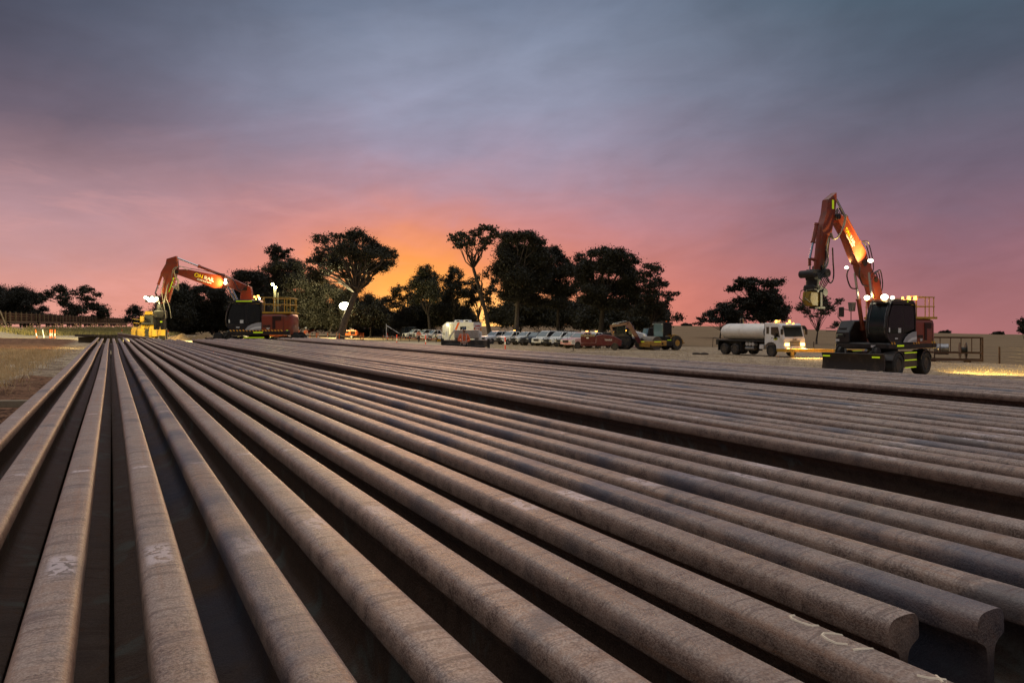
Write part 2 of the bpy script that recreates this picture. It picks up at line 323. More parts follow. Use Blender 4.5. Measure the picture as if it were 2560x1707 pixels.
X = rng.uniform(-3, 60, 120000); Y = rng.uniform(20, 100, 120000); t_ = X*CT+Y*ST; k = (t_ > 8.5) & (np.abs(X/Y) < .76) & (X < 35) & (np.sin(X*1.1+Y*.5)*np.sin(Y*.9-X*.2)+rng.normal(0, .6, len(X)) > .1); X, Y = X[k], Y[k]
tag(blades('stubble', X, Y, .07, np.full(len(X), .03), gC, 1.2), 'short mown straw stubble around the parked machines', 'stubble', kind='stuff')
# ---------- rails
rm = bpy.data.materials.new('rusty_rail_steel'); rm.use_nodes = True; nt = rm.node_tree; N = nt.nodes; L = nt.links; b = N['Principled BSDF']
tc = N.new('ShaderNodeTexCoord'); oi = N.new('ShaderNodeObjectInfo'); ge = N.new('ShaderNodeNewGeometry')
va = N.new('ShaderNodeVectorMath'); va.operation = 'ADD'; cb = N.new('ShaderNodeCombineXYZ'); L.new(mth('MULTIPLY', oi.outputs['Random'], 37.), cb.inputs[0]); L.new(mth('MULTIPLY', oi.outputs['Random'], 91.), cb.inputs[2]); L.new(tc.outputs['Object'], va.inputs[0]); L.new(cb.outputs[0], va.inputs[1])
P_ = va.outputs[0]; so_ = N.new('ShaderNodeSeparateXYZ'); L.new(tc.outputs['Object'], so_.inputs[0])
gn = N.new('ShaderNodeSeparateXYZ'); L.new(ge.outputs['Normal'], gn.inputs[0])
fine = noise(P_, 260, 4, .7); med = noise(P_, 28, 7, .62, .4); bigp = noise(P_, 3.0, 5, .6, .3)
mp = N.new('ShaderNodeMapping'); mp.inputs['Scale'].default_value = (2.2, 30, 2.2); L.new(P_, mp.inputs[0]); cross = noise(mp.outputs[0], 1.6, 6, .65, .8)
mp = N.new('ShaderNodeMapping'); mp.inputs['Scale'].default_value = (60, 1.2, 60); L.new(P_, mp.inputs[0]); lng = noise(mp.outputs[0], 1., 5, .6)
brown = mixc(smooth(med, .36, .64), (.095, .048, .031), (.35, .22, .155)); brown = mixc(mth('MULTIPLY', smooth(fine, .42, .60), .6), brown, (.47, .34, .26))
grey = mixc(smooth(fine, .35, .65), (.24, .185, .16), (.57, .455, .385))
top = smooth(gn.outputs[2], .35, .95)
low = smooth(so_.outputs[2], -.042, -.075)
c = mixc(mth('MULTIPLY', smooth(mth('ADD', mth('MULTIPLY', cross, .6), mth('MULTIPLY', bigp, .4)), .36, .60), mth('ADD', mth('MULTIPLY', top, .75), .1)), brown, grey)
c = mixc(mth('MULTIPLY', smooth(lng, .52, .68), .45), c, (.38, .19, .10))
dark = mth('MULTIPLY', smooth(bigp, .57, .68), .7); c = mixc(dark, c, (.075, .075, .085))
spk = noise(P_, 75, 5, .75, .6); c = mixc(mth('MULTIPLY', smooth(spk, .55, .68), .55), c, (.06, .038, .03)); c = mixc(mth('MULTIPLY', smooth(spk, .36, .26), .5), c, (.62, .50, .42))
c = mixc(mth('MULTIPLY', smooth(cross, .54, .61), mth('MULTIPLY', top, .65)), c, (.10, .055, .04))
# per rail tint
c = mixc(mth('MULTIPLY', oi.outputs['Random'], .30), c, (.17, .115, .085))
# pale contact scuffs where bearers of the next layer once lay, and paint crayon smears
def band(s0, wd): return smooth(mth('ABSOLUTE', mth('SUBTRACT', mth('ADD', so_.outputs[1], mth('MULTIPLY', mth('SUBTRACT', oi.outputs['Random'], .5), .16)), s0)), wd, wd*.55)
sc = noise(P_, 42, 3, .55, 1.2); sm_ = mth('ADD', mth('ADD', band(1.45, .075), band(3.83, .018)), mth('ADD', mth('ADD', band(9.9, .05), band(2.35, .02)), mth('ADD', band(6.4, .03), band(15.1, .06))), clamp=True)
xlim = smooth(mth('ABSOLUTE', so_.outputs[0]), .026, .014)
sm_ = mth('MULTIPLY', mth('MULTIPLY', sm_, xlim), mth('MULTIPLY', smooth(sc, .42, .50), smooth(gn.outputs[2], .6, .8))); c = mixc(mth('MULTIPLY', sm_, mth('ADD', mth('MULTIPLY', mth('FRACT', mth('MULTIPLY', oi.outputs['Random'], 7.7)), .5), .22)), c, (.74, .62, .62))
c = mixc(mth('MULTIPLY', low, .82), c, (.050, .031, .022))  # webs and feet darkened: gap shade painted in with the dark rust
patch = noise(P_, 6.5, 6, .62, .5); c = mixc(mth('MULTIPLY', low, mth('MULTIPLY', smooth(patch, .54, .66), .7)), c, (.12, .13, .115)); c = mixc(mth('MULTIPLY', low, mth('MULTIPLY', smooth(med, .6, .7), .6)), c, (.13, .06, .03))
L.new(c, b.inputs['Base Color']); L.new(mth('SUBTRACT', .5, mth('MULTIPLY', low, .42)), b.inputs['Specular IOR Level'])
r_ = N.new('ShaderNodeMapRange'); L.new(med, r_.inputs[0]); r_.inputs[3].default_value = .32; r_.inputs[4].default_value = .64; L.new(r_.outputs[0], b.inputs['Roughness']); b.inputs['Metallic'].default_value = .0
hh = mth('ADD', mth('MULTIPLY', fine, .45), mth('ADD', mth('MULTIPLY', med, .5), mth('MULTIPLY', cross, .4))); bp = N.new('ShaderNodeBump'); bp.inputs['Strength'].default_value = .8; bp.inputs['Distance'].default_value = .005; L.new(hh, bp.inputs['Height']); L.new(bp.outputs[0], b.inputs['Normal'])
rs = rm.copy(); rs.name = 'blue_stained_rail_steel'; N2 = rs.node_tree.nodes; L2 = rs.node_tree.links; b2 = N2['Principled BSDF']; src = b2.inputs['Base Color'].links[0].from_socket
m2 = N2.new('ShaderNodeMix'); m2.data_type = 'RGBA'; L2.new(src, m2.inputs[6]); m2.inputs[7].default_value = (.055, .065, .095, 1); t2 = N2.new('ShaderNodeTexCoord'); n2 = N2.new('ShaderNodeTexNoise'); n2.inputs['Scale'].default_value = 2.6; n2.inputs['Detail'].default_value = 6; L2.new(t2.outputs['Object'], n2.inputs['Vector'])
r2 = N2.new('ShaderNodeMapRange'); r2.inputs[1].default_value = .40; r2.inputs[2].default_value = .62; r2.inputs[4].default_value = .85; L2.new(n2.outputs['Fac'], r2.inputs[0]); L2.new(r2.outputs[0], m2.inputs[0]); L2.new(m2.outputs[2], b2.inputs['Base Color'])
half = [(0, 0), (.010, -.0003), (.018, -.0009), (.0255, -.0027), (.0305, -.0064), (.0335, -.0115), (.0348, -.018), (.0355, -.036), (.034, -.0395), (.020, -.046), (.0125, -.052), (.0092, -.062), (.0083, -.080), (.0083, -.110), (.0098, -.130), (.0145, -.142), (.026, -.1495), (.069, -.158), (.0728, -.161), (.0728, -.170)]
prof = [(x, z) for x, z in half]+[(-x, z) for x, z in half[:0:-1]]
def rail_mesh(s0, s1, amp=.004):
    ns = 40; S = np.concatenate([np.linspace(s0, s1, ns)]); k = len(prof); V = []
    p1, p2 = rng.uniform(0, 6, 2); q1, q2 = rng.uniform(.25, .6, 2)
    for s in S:
        dx = amp*math.sin(s*q1+p1); dz = amp*.7*math.sin(s*q2+p2)
        for x, z in prof: V.append((x+dx, s, z+dz))
    F = []
    for i in range(ns-1):
        for j in range(k): F.append((i*k+j, (i+1)*k+j, (i+1)*k+(j+1) % k, i*k+(j+1) % k))
    F.append(tuple(range(k))); F.append(tuple((ns-1)*k+j for j in range(k-1, -1, -1)))
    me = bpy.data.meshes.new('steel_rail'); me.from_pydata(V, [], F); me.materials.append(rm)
    me.polygons.foreach_set('use_smooth', [True]*len(me.polygons)); me.set_sharp_from_angle(angle=R(40)); return me
HR = .4085
def put_rail(me, t, z, label, group, cat='rail'):
    o = bpy.data.objects.new('steel_rail', me); COL.objects.link(o); o.location = (t*CT, t*ST, z); o.rotation_euler = (0, 0, TH); return tag(o, label, cat, group)
G1 = [-.372, -.223, -.0725, .0755, .2235, .3715, .519, .666, .82, .968, 1.104, 1.232, 1.378, 1.51, 1.65]
N1 = [-.4, -.5, -.35, -.45, -.6, -.3, -.5, -.4, -.25, .60, .553, -.2, -.3, -.1, -.35]
E1 = [28, 25.9, 25.6, 25.4, 25.6, 26.2, 25.2, 24.6, 25.5, 24.6, 24.2, 23.4, 22.9, 23.6, 22.5]
G2 = [2.12, 2.258, 2.405, 2.53, 2.68, 2.82, 2.955, 3.09, 3.235, 3.375, 3.53, 3.68, 3.83, 3.985]
G3 = [4.69, 4.835, 4.98, 5.12, 5.27, 5.41, 5.56, 5.70, 5.85]
LAY = .245
for gi, (nm_, Gt) in enumerate((('nearest', G1), ('middle', G2), ('farthest', G3))):
    for i, t in enumerate(Gt):
        s0 = N1[i] if gi == 0 else rng.uniform(-.6, .1); s1 = E1[i] if gi == 0 else (23.1 if gi == 1 else 23.6)+(rng.uniform(-.5, .7) if i else 0)
        st_ = {0: 'rusty steel rail', 1: 'rusty steel rail'}.get(gi, 'rusty steel rail')
        lab = f'{st_}, {ORD[i+1]} from the left in the top layer of the {nm_} stack'
        if gi == 0 and i == 8: lab = 'rusty steel rail with chalked numerals on its head, ninth from left in nearest stack'
        if gi == 0 and i == 9: lab = 'rusty steel rail whose rounded cut end shows at the lower right, nearer one of two'
        if gi == 0 and i == 10: lab = 'blue grey stained steel rail whose cut end shows farthest right in the nearest stack'
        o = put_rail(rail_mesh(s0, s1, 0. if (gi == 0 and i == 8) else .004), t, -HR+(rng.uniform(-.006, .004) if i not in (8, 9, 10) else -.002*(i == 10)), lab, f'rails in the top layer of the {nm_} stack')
        if gi == 0 and i == 8: rail9 = o
        if (gi, i) in ((0, 10), (0, 4), (0, 12), (1, 3), (1, 9), (2, 2)): o.data.materials[0] = rs
    low = rail_mesh(-.5, 23.0)
    for ly in range(1, 5):
        for i, t in enumerate(Gt):
            if ly > 1 and 1 < i < len(Gt)-2: continue
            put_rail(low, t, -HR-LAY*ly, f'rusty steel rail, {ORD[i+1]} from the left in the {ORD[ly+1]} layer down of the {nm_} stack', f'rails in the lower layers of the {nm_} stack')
    for ly in range(0, 5):
        zt = -HR-.1705-LAY*ly
        for si, s in enumerate((1.0, 6.0, 11.0, 16.0, 21.5)):
            m_ = MB(); x0, x1 = Gt[0]-.12, Gt[-1]+.12
            if gi == 0 and ly == 2 and si == 2: x0 -= 0.
            c0 = 0; m_.box(x0, x1, s-.05, s+.05, zt-.0735, zt-.001, b=.004)
            o = m_.build('timber_bearer', wood); o.rotation_euler = (0, 0, TH)
            o.rotation_euler = (0, 0, TH); tag(o, f'timber bearer under the {ORD[ly+1]} layer of the {nm_} stack, {ORD[si+1]} from its near end', 'bearer', f'bearers of the {nm_} stack')
# long bearer sticking out of the near stack on the left
m_ = MB(); m_.box(-6.2, -.6, 13.0, 13.11, -1.17, -1.07, b=.006); o = m_.build('timber_bearer', wood); o.rotation_euler = (0, 0, R(3)+0); o.location = (-4.1, -2.75, 0)
tag(o, 'long pale timber beam sticking out to the left of the nearest stack', 'beam')
def plank(px, py, L_, w_, rz, lab, hgt=.03):
    Y = 1.556*FP/(py-YH); X = wx(px, Y); m_ = MB(); m_.box(-L_/2, L_/2, -w_/2, w_/2, 0, hgt); o = m_.build('timber_offcut', wood); o.location = (X, Y, g(X, Y)+.01); o.rotation_euler = (0, R(4), rz); tag(o, lab, 'plank')
plank(121, 926, .5, .16, R(30), 'short pale timber offcut lying on the dark soil beside the rails', .05)
plank(52, 925, .7, .1, R(-25), 'thin grey timber offcut lying at the edge of the dry grass')
# chalk numerals on the ninth rail
chalk = M('yellow_chalk', (.80, .66, .50), .9, var=.3, scale=60)
def crown(x):
    x = abs(x); 
    for (a, za), (b_, zb) in zip(half[:8], half[1:9]):
        if a <= x <= b_: return za+(zb-za)*(x-a)/max(b_-a, 1e-6)
    return -.036
tc9 = G1[8]
for st in ([(985, 718), (900, 722), (820, 697), (768, 674), (750, 657), (790, 648), (845, 657)], [(1240, 826), (1150, 794), (1060, 776), (985, 772), (970, 786), (1010, 815), (1070, 842), (1145, 848)], [(1180, 887), (1240, 878), (1390, 878)], [(1620, 1060), (1700, 1078), (1850, 1092)], [(1730, 1040), (1775, 1085), (1800, 1110)]):
    m_ = MB(); pts = []; dense = []
    for (a, b_), (c_, d_) in zip(st, st[1:]): dense += [(a+(c_-a)*k/4, b_+(d_-b_)*k/4) for k in range(4)]
    dense.append(st[-1])
    for zx, zy in dense:
        px, py = 1700+zx/2.735, 1300+zy/2.735; h = HR
        for _ in range(6):
            Y = h*FP/(py-YH); X = (px-1280)/FP*Y; t = X*CT+Y*ST-tc9; t = max(-.0345, min(.0345, t)); h = HR-crown(t)
        s = -X*ST+Y*CT; pts.append((t, s, crown(t)-.0004))
    m_.tube(pts, .0021, 6); m_.build('chalk_mark', chalk, rail9); 
# ---------- trees
def leafmat(name, a, bcol):
    m = bpy.data.materials.new(name); m.use_nodes = True; nt_ = m.node_tree; n = nt_.nodes; l = nt_.links; p = n['Principled BSDF']; p.inputs['Roughness'].default_value = .6
    ge = n.new('ShaderNodeTexCoord'); no = n.new('ShaderNodeTexNoise'); no.inputs['Scale'].default_value = .9; no.inputs['Detail'].default_value = 6; l.new(ge.outputs['Object'], no.inputs['Vector'])
    mx = n.new('ShaderNodeMix'); mx.data_type = 'RGBA'; mx.inputs[6].default_value = (*a, 1); mx.inputs[7].default_value = (*bcol, 1); mr = n.new('ShaderNodeMapRange'); mr.inputs[1].default_value = .35; mr.inputs[2].default_value = .65
    l.new(no.outputs['Fac'], mr.inputs[0]); l.new(mr.outputs[0], mx.inputs[0]); l.new(mx.outputs[2], p.inputs['Base Color'])
    tr = n.new('ShaderNodeBsdfTranslucent'); tr.inputs[0].default_value = (.05, .035, .012, 1); ms = n.new('ShaderNodeMixShader'); ms.inputs[0].default_value = .12
    l.new(p.outputs[0], ms.inputs[1]); l.new(tr.outputs[0], ms.inputs[2]); l.new(ms.outputs[0], n['Material Output'].inputs[0]); return m
leafA = leafmat('eucalypt_leaves', (.022, .024, .012), (.055, .055, .028)); leafB = leafmat('dark_eucalypt_leaves', (.014, .015, .009), (.035, .034, .02))
bark = M('grey_bark', (.045, .035, .028), .9, var=.35, scale=5, bump=.4); barkp = M('pale_bark', (.12, .10, .085), .85, var=.3, scale=4, bump=.3, dirt=(.04, .03, .025))
def tree(label, Y, base, lobes, den=1., leaf=.3, m=None, fork=.35, bk=None, gap=.5, group='trees behind the work site', lean=None, name='gum_tree', trunk_r=None, cat='tree', zb=None, fill=1):
    """lobes: (x, y, rx, ry) of each foliage mass, read off the photo; base: x of the foot; turned into metres at depth Y"""
    k = Y/FP; bx = wx(base, Y); bz = g(bx, Y) if zb is None else zb
    root = thing(name, label, cat, (bx, Y, bz), 0, group); org = np.array([bx, Y, bz])
    LB = [(wx(x, Y)-bx, wz(y, Y)-bz, rx*k*1.12, ry*k*1.2) for x, y, rx, ry in lobes]
    ex = []
    for i, l in enumerate(LB):                       # fill between neighbouring masses so that the crown hangs together
        for d_, j in sorted((math.hypot(l[0]-q[0], l[1]-q[1]), j) for j, q in enumerate(LB) if j != i)[:2]:
            q = LB[j]
            if j > i and d_ < 1.5*(l[2]+q[2]): ex.append(((l[0]+q[0])/2, (l[1]+q[1])/2, (l[2]+q[2])*.36, (l[3]+q[3])*.36))
    nmain = len(LB); LB = LB+ex*(fill > 0)
    W_ = max(l[0]+l[2] for l in LB)-min(l[0]-l[2] for l in LB); H_t = max(l[1]+l[3] for l in LB)
    cx = sum(l[0]*l[2] for l in LB)/sum(l[2] for l in LB); tr = (trunk_r or H_t*.03)*.62
    mb = MB(); fz = H_t*fork; fx = cx*.35 if lean is None else lean
    trunk = [(0, 0, -.2), (fx*.3, .1, fz*.4), (fx*.75, 0, fz*.8), (fx, 0, fz)]
    mb.tube(trunk, [tr*1.25, tr, tr*.85, tr*.8], 8)
    Cs, Rs = [], []
    for (lx, lz, rx, rz) in LB:
        ly = rng.uniform(-.28, .28)*W_
        d = np.array([lx-fx, ly, max(lz, fz*.6)-fz]); e = np.array([fx, 0, fz])+d; r0 = tr*min(.5, .25+.25*rx/(W_*.25+.1))
        st = np.array([fx, 0, fz]) if lz > fz*1.1 else np.array([fx*.6, 0, fz*.65])
        q1 = st+(e-st)*np.array([.25, .25, .45])+rng.normal(0, .03*H_t, 3); q2 = st+(e-st)*np.array([.68, .68, .8])+rng.normal(0, .025*H_t, 3)
        mb.tube([st, q1, q2, e], [r0, r0*.75, r0*.5, r0*.28], 6)
        nsub = int(max(9, 30*(rx*rz)**.62/1.3*gap*1.6)); ry = (rx+rz)/2
        v = rng.normal(0, 1, (nsub, 3)); v /= np.linalg.norm(v, axis=1)[:, None]; v[:, 2] = np.where(v[:, 2] < -.5, v[:, 2]*.6, v[:, 2]); rad = rng.uniform(.15, 1., nsub)[:, None]**.5
        sc = e+v*rad*np.array([rx, ry, rz])*.9
        for c_ in sc[::2]:
            mid_ = (e+c_)/2+rng.normal(0, .08*rx, 3); mb.tube([q2 if rng.random() < .4 else e, mid_, c_], [r0*.3, r0*.2, r0*.08], 4)
        Cs.append(sc); Rs.append(np.tile(np.minimum(np.array([rx, ry, rz])*.42, np.array([1.2, 1.2, 1.1])), (nsub, 1))*rng.uniform(.6, 1.2, (nsub, 1)))
    mb.build('trunk', bk or bark, root)
    Cs = np.concatenate(Cs); Rs = np.concatenate(Rs); area = (Rs[:, 0]*Rs[:, 2]); cnt = np.maximum(16, (area/(leaf*leaf)*17*den)).astype(int)
    C = np.repeat(Cs, cnt, 0); Rr = np.repeat(Rs, cnt, 0); n = len(C)
    v = rng.normal(0, 1, (n, 3)); v /= np.linalg.norm(v, axis=1)[:, None]; p = C+v*np.minimum(np.abs(rng.normal(0, .75, (n, 1))), 2.1)*Rr*np.array([1.1, 1.1, 1.0])
    a = rng.normal(0, 1, (n, 3)); a[:, 2] -= .6; a /= np.linalg.norm(a, axis=1)[:, None]; b_ = np.cross(a, rng.normal(0, 1, (n, 3))); b_ /= np.linalg.norm(b_, axis=1)[:, None]
    s1 = (leaf*rng.uniform(.5, 1.2, n))[:, None]*.5; s2 = s1*rng.uniform(.45, .8, (n, 1))
    V = np.stack([p-a*s1, p+b_*s2, p+a*s1, p-b_*s2], 1).reshape(-1, 3); npmesh('crown', V, np.arange(n*4).reshape(n, 4), m or leafA, root); return root
tree('dark tree cut by the left edge of the picture, behind the train', 190, -20, [(-10, 745, 26, 26), (8, 738, 14, 12), (5, 790, 30, 22), (-25, 765, 25, 30)], 1.1, m=leafB, group='trees behind the train')
tree('round dark gum tree second from the left behind the train', 190, 62, [(60, 742, 28, 20), (36, 760, 26, 20), (82, 748, 20, 16), (92, 762, 14, 10), (50, 785, 34, 18), (84, 782, 22, 14), (60, 725, 16, 8), (100, 790, 22, 10), (20, 795, 20, 14), (125, 795, 20, 10)], 1.0, m=leafB, group='trees behind the train')
tree('wide spreading gum tree with sky showing through, behind the train', 185, 190, [(150, 724, 18, 11), (134, 739, 17, 9), (190, 722, 13, 12), (214, 726, 10, 8), (175, 745, 20, 9), (205, 748, 22, 9), (232, 735, 13, 8), (140, 758, 16, 9), (165, 770, 16, 10), (195, 772, 20, 10), (225, 768, 18, 12), (245, 772, 16, 10), (252, 785, 13, 10), (225, 790, 18, 10), (180, 790, 22, 8)], .95, leaf=.4, gap=.45, group='trees behind the train', fork=.25)
tree('small tree standing alone left of the yellow machine', 175, 336, [(335, 772, 14, 10), (328, 782, 9, 8), (342, 784, 12, 8), (335, 798, 15, 12), (348, 806, 12, 9)], 1.3, m=leafB, fork=.2, group='trees behind the work site')
tree('low spreading tree behind the yellow machine', 170, 372, [(362, 803, 18, 9), (380, 795, 16, 10), (395, 800, 16, 14), (372, 815, 24, 8)], 1.4, m=leafB, fork=.2)
tree('tall cone shaped tree behind the yellow machine', 140, 436, [(448, 722, 16, 14), (440, 742, 26, 18), (456, 752, 22, 22), (428, 768, 30, 22), (460, 785, 28, 26), (415, 792, 26, 24), (440, 806, 40, 20), (398, 772, 14, 18)], 1.5, m=leafB, fork=.2)
tree('dark tree below the boom of the left excavator', 145, 530, [(507, 722, 22, 12), (495, 736, 14, 10), (530, 732, 24, 16), (555, 740, 20, 20), (505, 755, 26, 14), (540, 768, 32, 22), (500, 785, 26, 22), (565, 770, 22, 26), (525, 808, 46, 18)], 1.5, m=leafB, fork=.2)
tree('dense dark tree behind the cab of the left excavator', 140, 622, [(612, 690, 24, 14), (598, 712, 20, 14), (636, 692, 26, 16), (660, 700, 22, 18), (615, 735, 34, 20), (645, 730, 32, 22), (600, 765, 24, 24), (640, 775, 38, 26), (610, 808, 40, 18)], 1.3, m=leafB, fork=.25)
tree('dense rounded tree left of the big spreading gum', 135, 715, [(718, 662, 30, 15), (690, 675, 26, 16), (745, 672, 22, 18), (700, 705, 34, 22), (740, 705, 30, 24), (770, 712, 20, 18), (680, 740, 30, 24), (725, 750, 38, 26), (765, 750, 24, 26), (705, 795, 46, 24), (760, 800, 34, 22)], 1.2, m=leafB, fork=.25)
tree('thin gum with a small open crown rising above the dark trees', 150, 680, [(690, 620, 18, 9), (672, 628, 16, 8), (706, 630, 18, 10), (686, 640, 18, 9), (728, 626, 9, 5), (712, 640, 12, 7), (695, 650, 16, 8)], .8, leaf=.38, gap=.45, fork=.55, m=leafA, trunk_r=.3)
tree('big spreading gum with a thick trunk and open crown left of the sunset', 125, 850, [(790, 650, 22, 16), (800, 700, 24, 18), (838, 662, 24, 16), (930, 620, 26, 16), (812, 606, 22, 13), (842, 592, 14, 7), (872, 598, 24, 16), (900, 590, 24, 14), (918, 606, 22, 14), (800, 630, 18, 12), (835, 630, 28, 18), (878, 630, 30, 18), (925, 640, 32, 18), (962, 632, 20, 16), (985, 640, 13, 14), (902, 660, 34, 16), (945, 672, 30, 14), (960, 655, 22, 14), (850, 660, 22, 14), (796, 662, 14, 10), (812, 680, 22, 10), (865, 690, 18, 10), (910, 695, 18, 10)], 1.0, leaf=.29, gap=.5, bk=barkp, fork=.42, lean=2.8, trunk_r=1.0)
tree('dark undergrowth tree below the big spreading gum', 138, 820, [(800, 710, 22, 16), (825, 730, 26, 20), (850, 745, 24, 26), (795, 755, 24, 26), (870, 765, 26, 26), (895, 785, 28, 26), (835, 795, 36, 28), (880, 720, 22, 16)], 1.4, m=leafB, fork=.2)
tree('low dark tree right of the floodlight', 142, 925, [(925, 760, 22, 20), (918, 742, 12, 8), (940, 780, 24, 24), (912, 795, 26, 22), (950, 802, 24, 18)], 1.4, m=leafB, fork=.2)
tree('small open tree lit through by the sunset, right of the floodlight', 155, 968, [(955, 750, 16, 9), (975, 748, 16, 10), (962, 768, 18, 9), (985, 765, 15, 10), (970, 788, 20, 10), (950, 795, 14, 12)], .9, leaf=.29, gap=.42, fork=.3)
tree('open tree with the sunset behind it, left of the tall leaning gum', 150, 1000, [(985, 730, 14, 9), (1003, 722, 15, 10), (1022, 720, 14, 9), (995, 745, 16, 9), (1020, 742, 18, 10), (1005, 765, 16, 9), (1038, 758, 16, 9)], .9, leaf=.29, gap=.42, fork=.3)
tree('pointed tree left of the tall leaning gum', 145, 1075, [(1064, 674, 16, 12), (1052, 690, 20, 12), (1078, 692, 18, 12), (1048, 712, 24, 14), (1082, 715, 24, 14), (1060, 735, 26, 14), (1035, 750, 18, 12), (1090, 742, 22, 16)], 1.15, leaf=.29, fork=.3, gap=.5)
tree('uneven tree between the pointed tree and the leaning gum', 150, 1135, [(1132, 676, 16, 11), (1150, 684, 12, 10), (1120, 698, 20, 12), (1150, 708, 18, 12), (1130, 724, 24, 14), (1160, 735, 20, 16), (1115, 745, 20, 16)], 1.0, leaf=.29, fork=.3, gap=.48)
tree('wide dark thicket behind the site office', 155, 1080, [(1020, 790, 26, 18), (1050, 775, 30, 20), (1085, 778, 30, 22), (1120, 772, 30, 22), (1150, 785, 28, 20), (1060, 805, 46, 16), (1120, 806, 46, 14), (1000, 808, 24, 12), (1175, 800, 22, 12)], 1.5, m=leafB, fork=.15, name='thicket', cat='thicket')
tree('tall gum leaning left with a high forked crown', 120, 1228, [(1135, 598, 18, 11), (1158, 592, 18, 10), (1176, 608, 14, 12), (1190, 582, 18, 12), (1205, 570, 15, 9), (1232, 575, 17, 11), (1240, 594, 12, 10), (1215, 598, 18, 12), (1162, 618, 16, 10), (1140, 612, 12, 8), (1205, 622, 14, 8), (1215, 690, 12, 10), (1180, 700, 12, 8)], .95, leaf=.38, gap=.48, fork=.62, lean=-3.0, bk=bark, trunk_r=.55)
tree('dense broad gum right of the leaning gum, tallest of the dark group', 125, 1290, [(1280, 598, 26, 16), (1310, 592, 26, 12), (1340, 606, 22, 14), (1262, 620, 24, 18), (1300, 625, 34, 18), (1345, 632, 28, 18), (1265, 655, 26, 20), (1315, 660, 36, 22), (1360, 655, 24, 18), (1240, 680, 20, 16), (1285, 695, 34, 22), (1335, 700, 34, 24), (1270, 735, 28, 20), (1320, 745, 34, 20)], 1.35, m=leafB, bk=barkp, gap=.6, trunk_r=.7)
tree('dark gum in the middle of the dense group', 130, 1395, [(1382, 628, 20, 12), (1396, 645, 20, 16), (1365, 680, 26, 20), (1400, 678, 28, 22), (1422, 652, 14, 10), (1430, 680, 18, 18), (1375, 720, 30, 22), (1415, 725, 28, 22), (1390, 760, 30, 16)], 1.35, m=leafB, gap=.55, trunk_r=.5)
tree('broad dense gum behind the parked wagons at the right of the group', 120, 1500, [(1455, 642, 16, 12), (1500, 634, 28, 12), (1535, 640, 26, 14), (1570, 652, 24, 14), (1470, 668, 28, 18), (1520, 670, 36, 22), (1575, 680, 28, 20), (1460, 705, 26, 22), (1510, 715, 38, 24), (1565, 720, 34, 26), (1475, 750, 32, 18), (1540, 760, 38, 18), (1600, 745, 22, 20)], 1.4, m=leafB, gap=.6, trunk_r=.7)
tree('layered gum at the right end of the dense group', 118, 1625, [(1622, 668, 24, 9), (1645, 672, 18, 9), (1605, 690, 20, 12), (1640, 698, 14, 8), (1615, 712, 22, 14), (1655, 712, 18, 9), (1668, 706, 12, 6), (1620, 740, 26, 14), (1665, 738, 16, 9), (1690, 735, 14, 7), (1635, 762, 28, 12), (1672, 760, 14, 10), (1600, 775, 30, 14), (1650, 785, 24, 12), (1692, 795, 14, 12)], 1.2, m=leafB, gap=.5, fork=.25)
tree('low scrub between trunks behind the parked wagons', 150, 1390, [(1240, 800, 26, 12), (1280, 795, 22, 14), (1330, 798, 30, 12), (1385, 800, 26, 10), (1225, 780, 14, 16)], 1.0, m=leafB, fork=.15, name='scrub', cat='scrub', gap=.45)
tree('large round gum behind the water truck', 175, 1905, [(1878, 702, 22, 9), (1850, 705, 16, 10), (1905, 712, 20, 11), (1930, 710, 18, 11), (1835, 722, 14, 9), (1865, 722, 18, 9), (1945, 728, 14, 10), (1890, 738, 30, 14), (1925, 745, 28, 14), (1852, 752, 16, 10), (1880, 765, 34, 16), (1925, 770, 34, 16), (1955, 760, 16, 9), (1962, 776, 13, 9), (1895, 792, 40, 14), (1935, 795, 24, 12)], 1.25, leaf=.45, m=leafB, gap=.5, fork=.25)
tree('low bushy tree left of the round gum behind the water truck', 185, 1800, [(1812, 764, 16, 8), (1795, 774, 14, 8), (1835, 768, 18, 12), (1780, 786, 18, 9), (1815, 788, 24, 12), (1845, 792, 22, 14), (1765, 798, 14, 7), (1790, 802, 24, 8), (1750, 809, 10, 5), (1830, 805, 24, 8)], 1.2, leaf=.45, m=leafB, fork=.2)
tree('open tree low behind the trunk of the leaning gum', 150, 1195, [(1175, 735, 16, 12), (1195, 725, 15, 9), (1188, 748, 18, 9), (1212, 742, 14, 10), (1170, 760, 16, 10), (1228, 725, 14, 12), (1225, 755, 12, 10), (1235, 700, 12, 14), (1185, 715, 14, 9)], 1.0, m=leafB, fork=.3)
tree('slender flat topped tree alone on the field beside the right excavator', 150, 2041, [(2060, 738, 15, 9), (2075, 748, 13, 8), (2092, 752, 8, 5), (2045, 758, 20, 9), (2075, 766, 20, 7), (2015, 762, 16, 6), (2000, 770, 12, 5), (2025, 776, 20, 6), (2058, 780, 22, 7), (2085, 774, 12, 6), (2035, 790, 18, 5)], .75, leaf=.34, gap=.42, fork=.22, trunk_r=.3)
tree('small tree just left of the right excavator', 200, 2096, [(2088, 808, 9, 5), (2100, 812, 12, 6), (2085, 817, 9, 5), (2112, 816, 7, 5)], 1.2, fork=.2, m=leafB)
tree('tree cut by the right edge of the picture', 130, 2566, [(2562, 805, 12, 9), (2555, 818, 10, 9), (2570, 815, 12, 20), (2560, 830, 12, 9)], 1.4, leaf=.36, m=leafB, fork=.2)
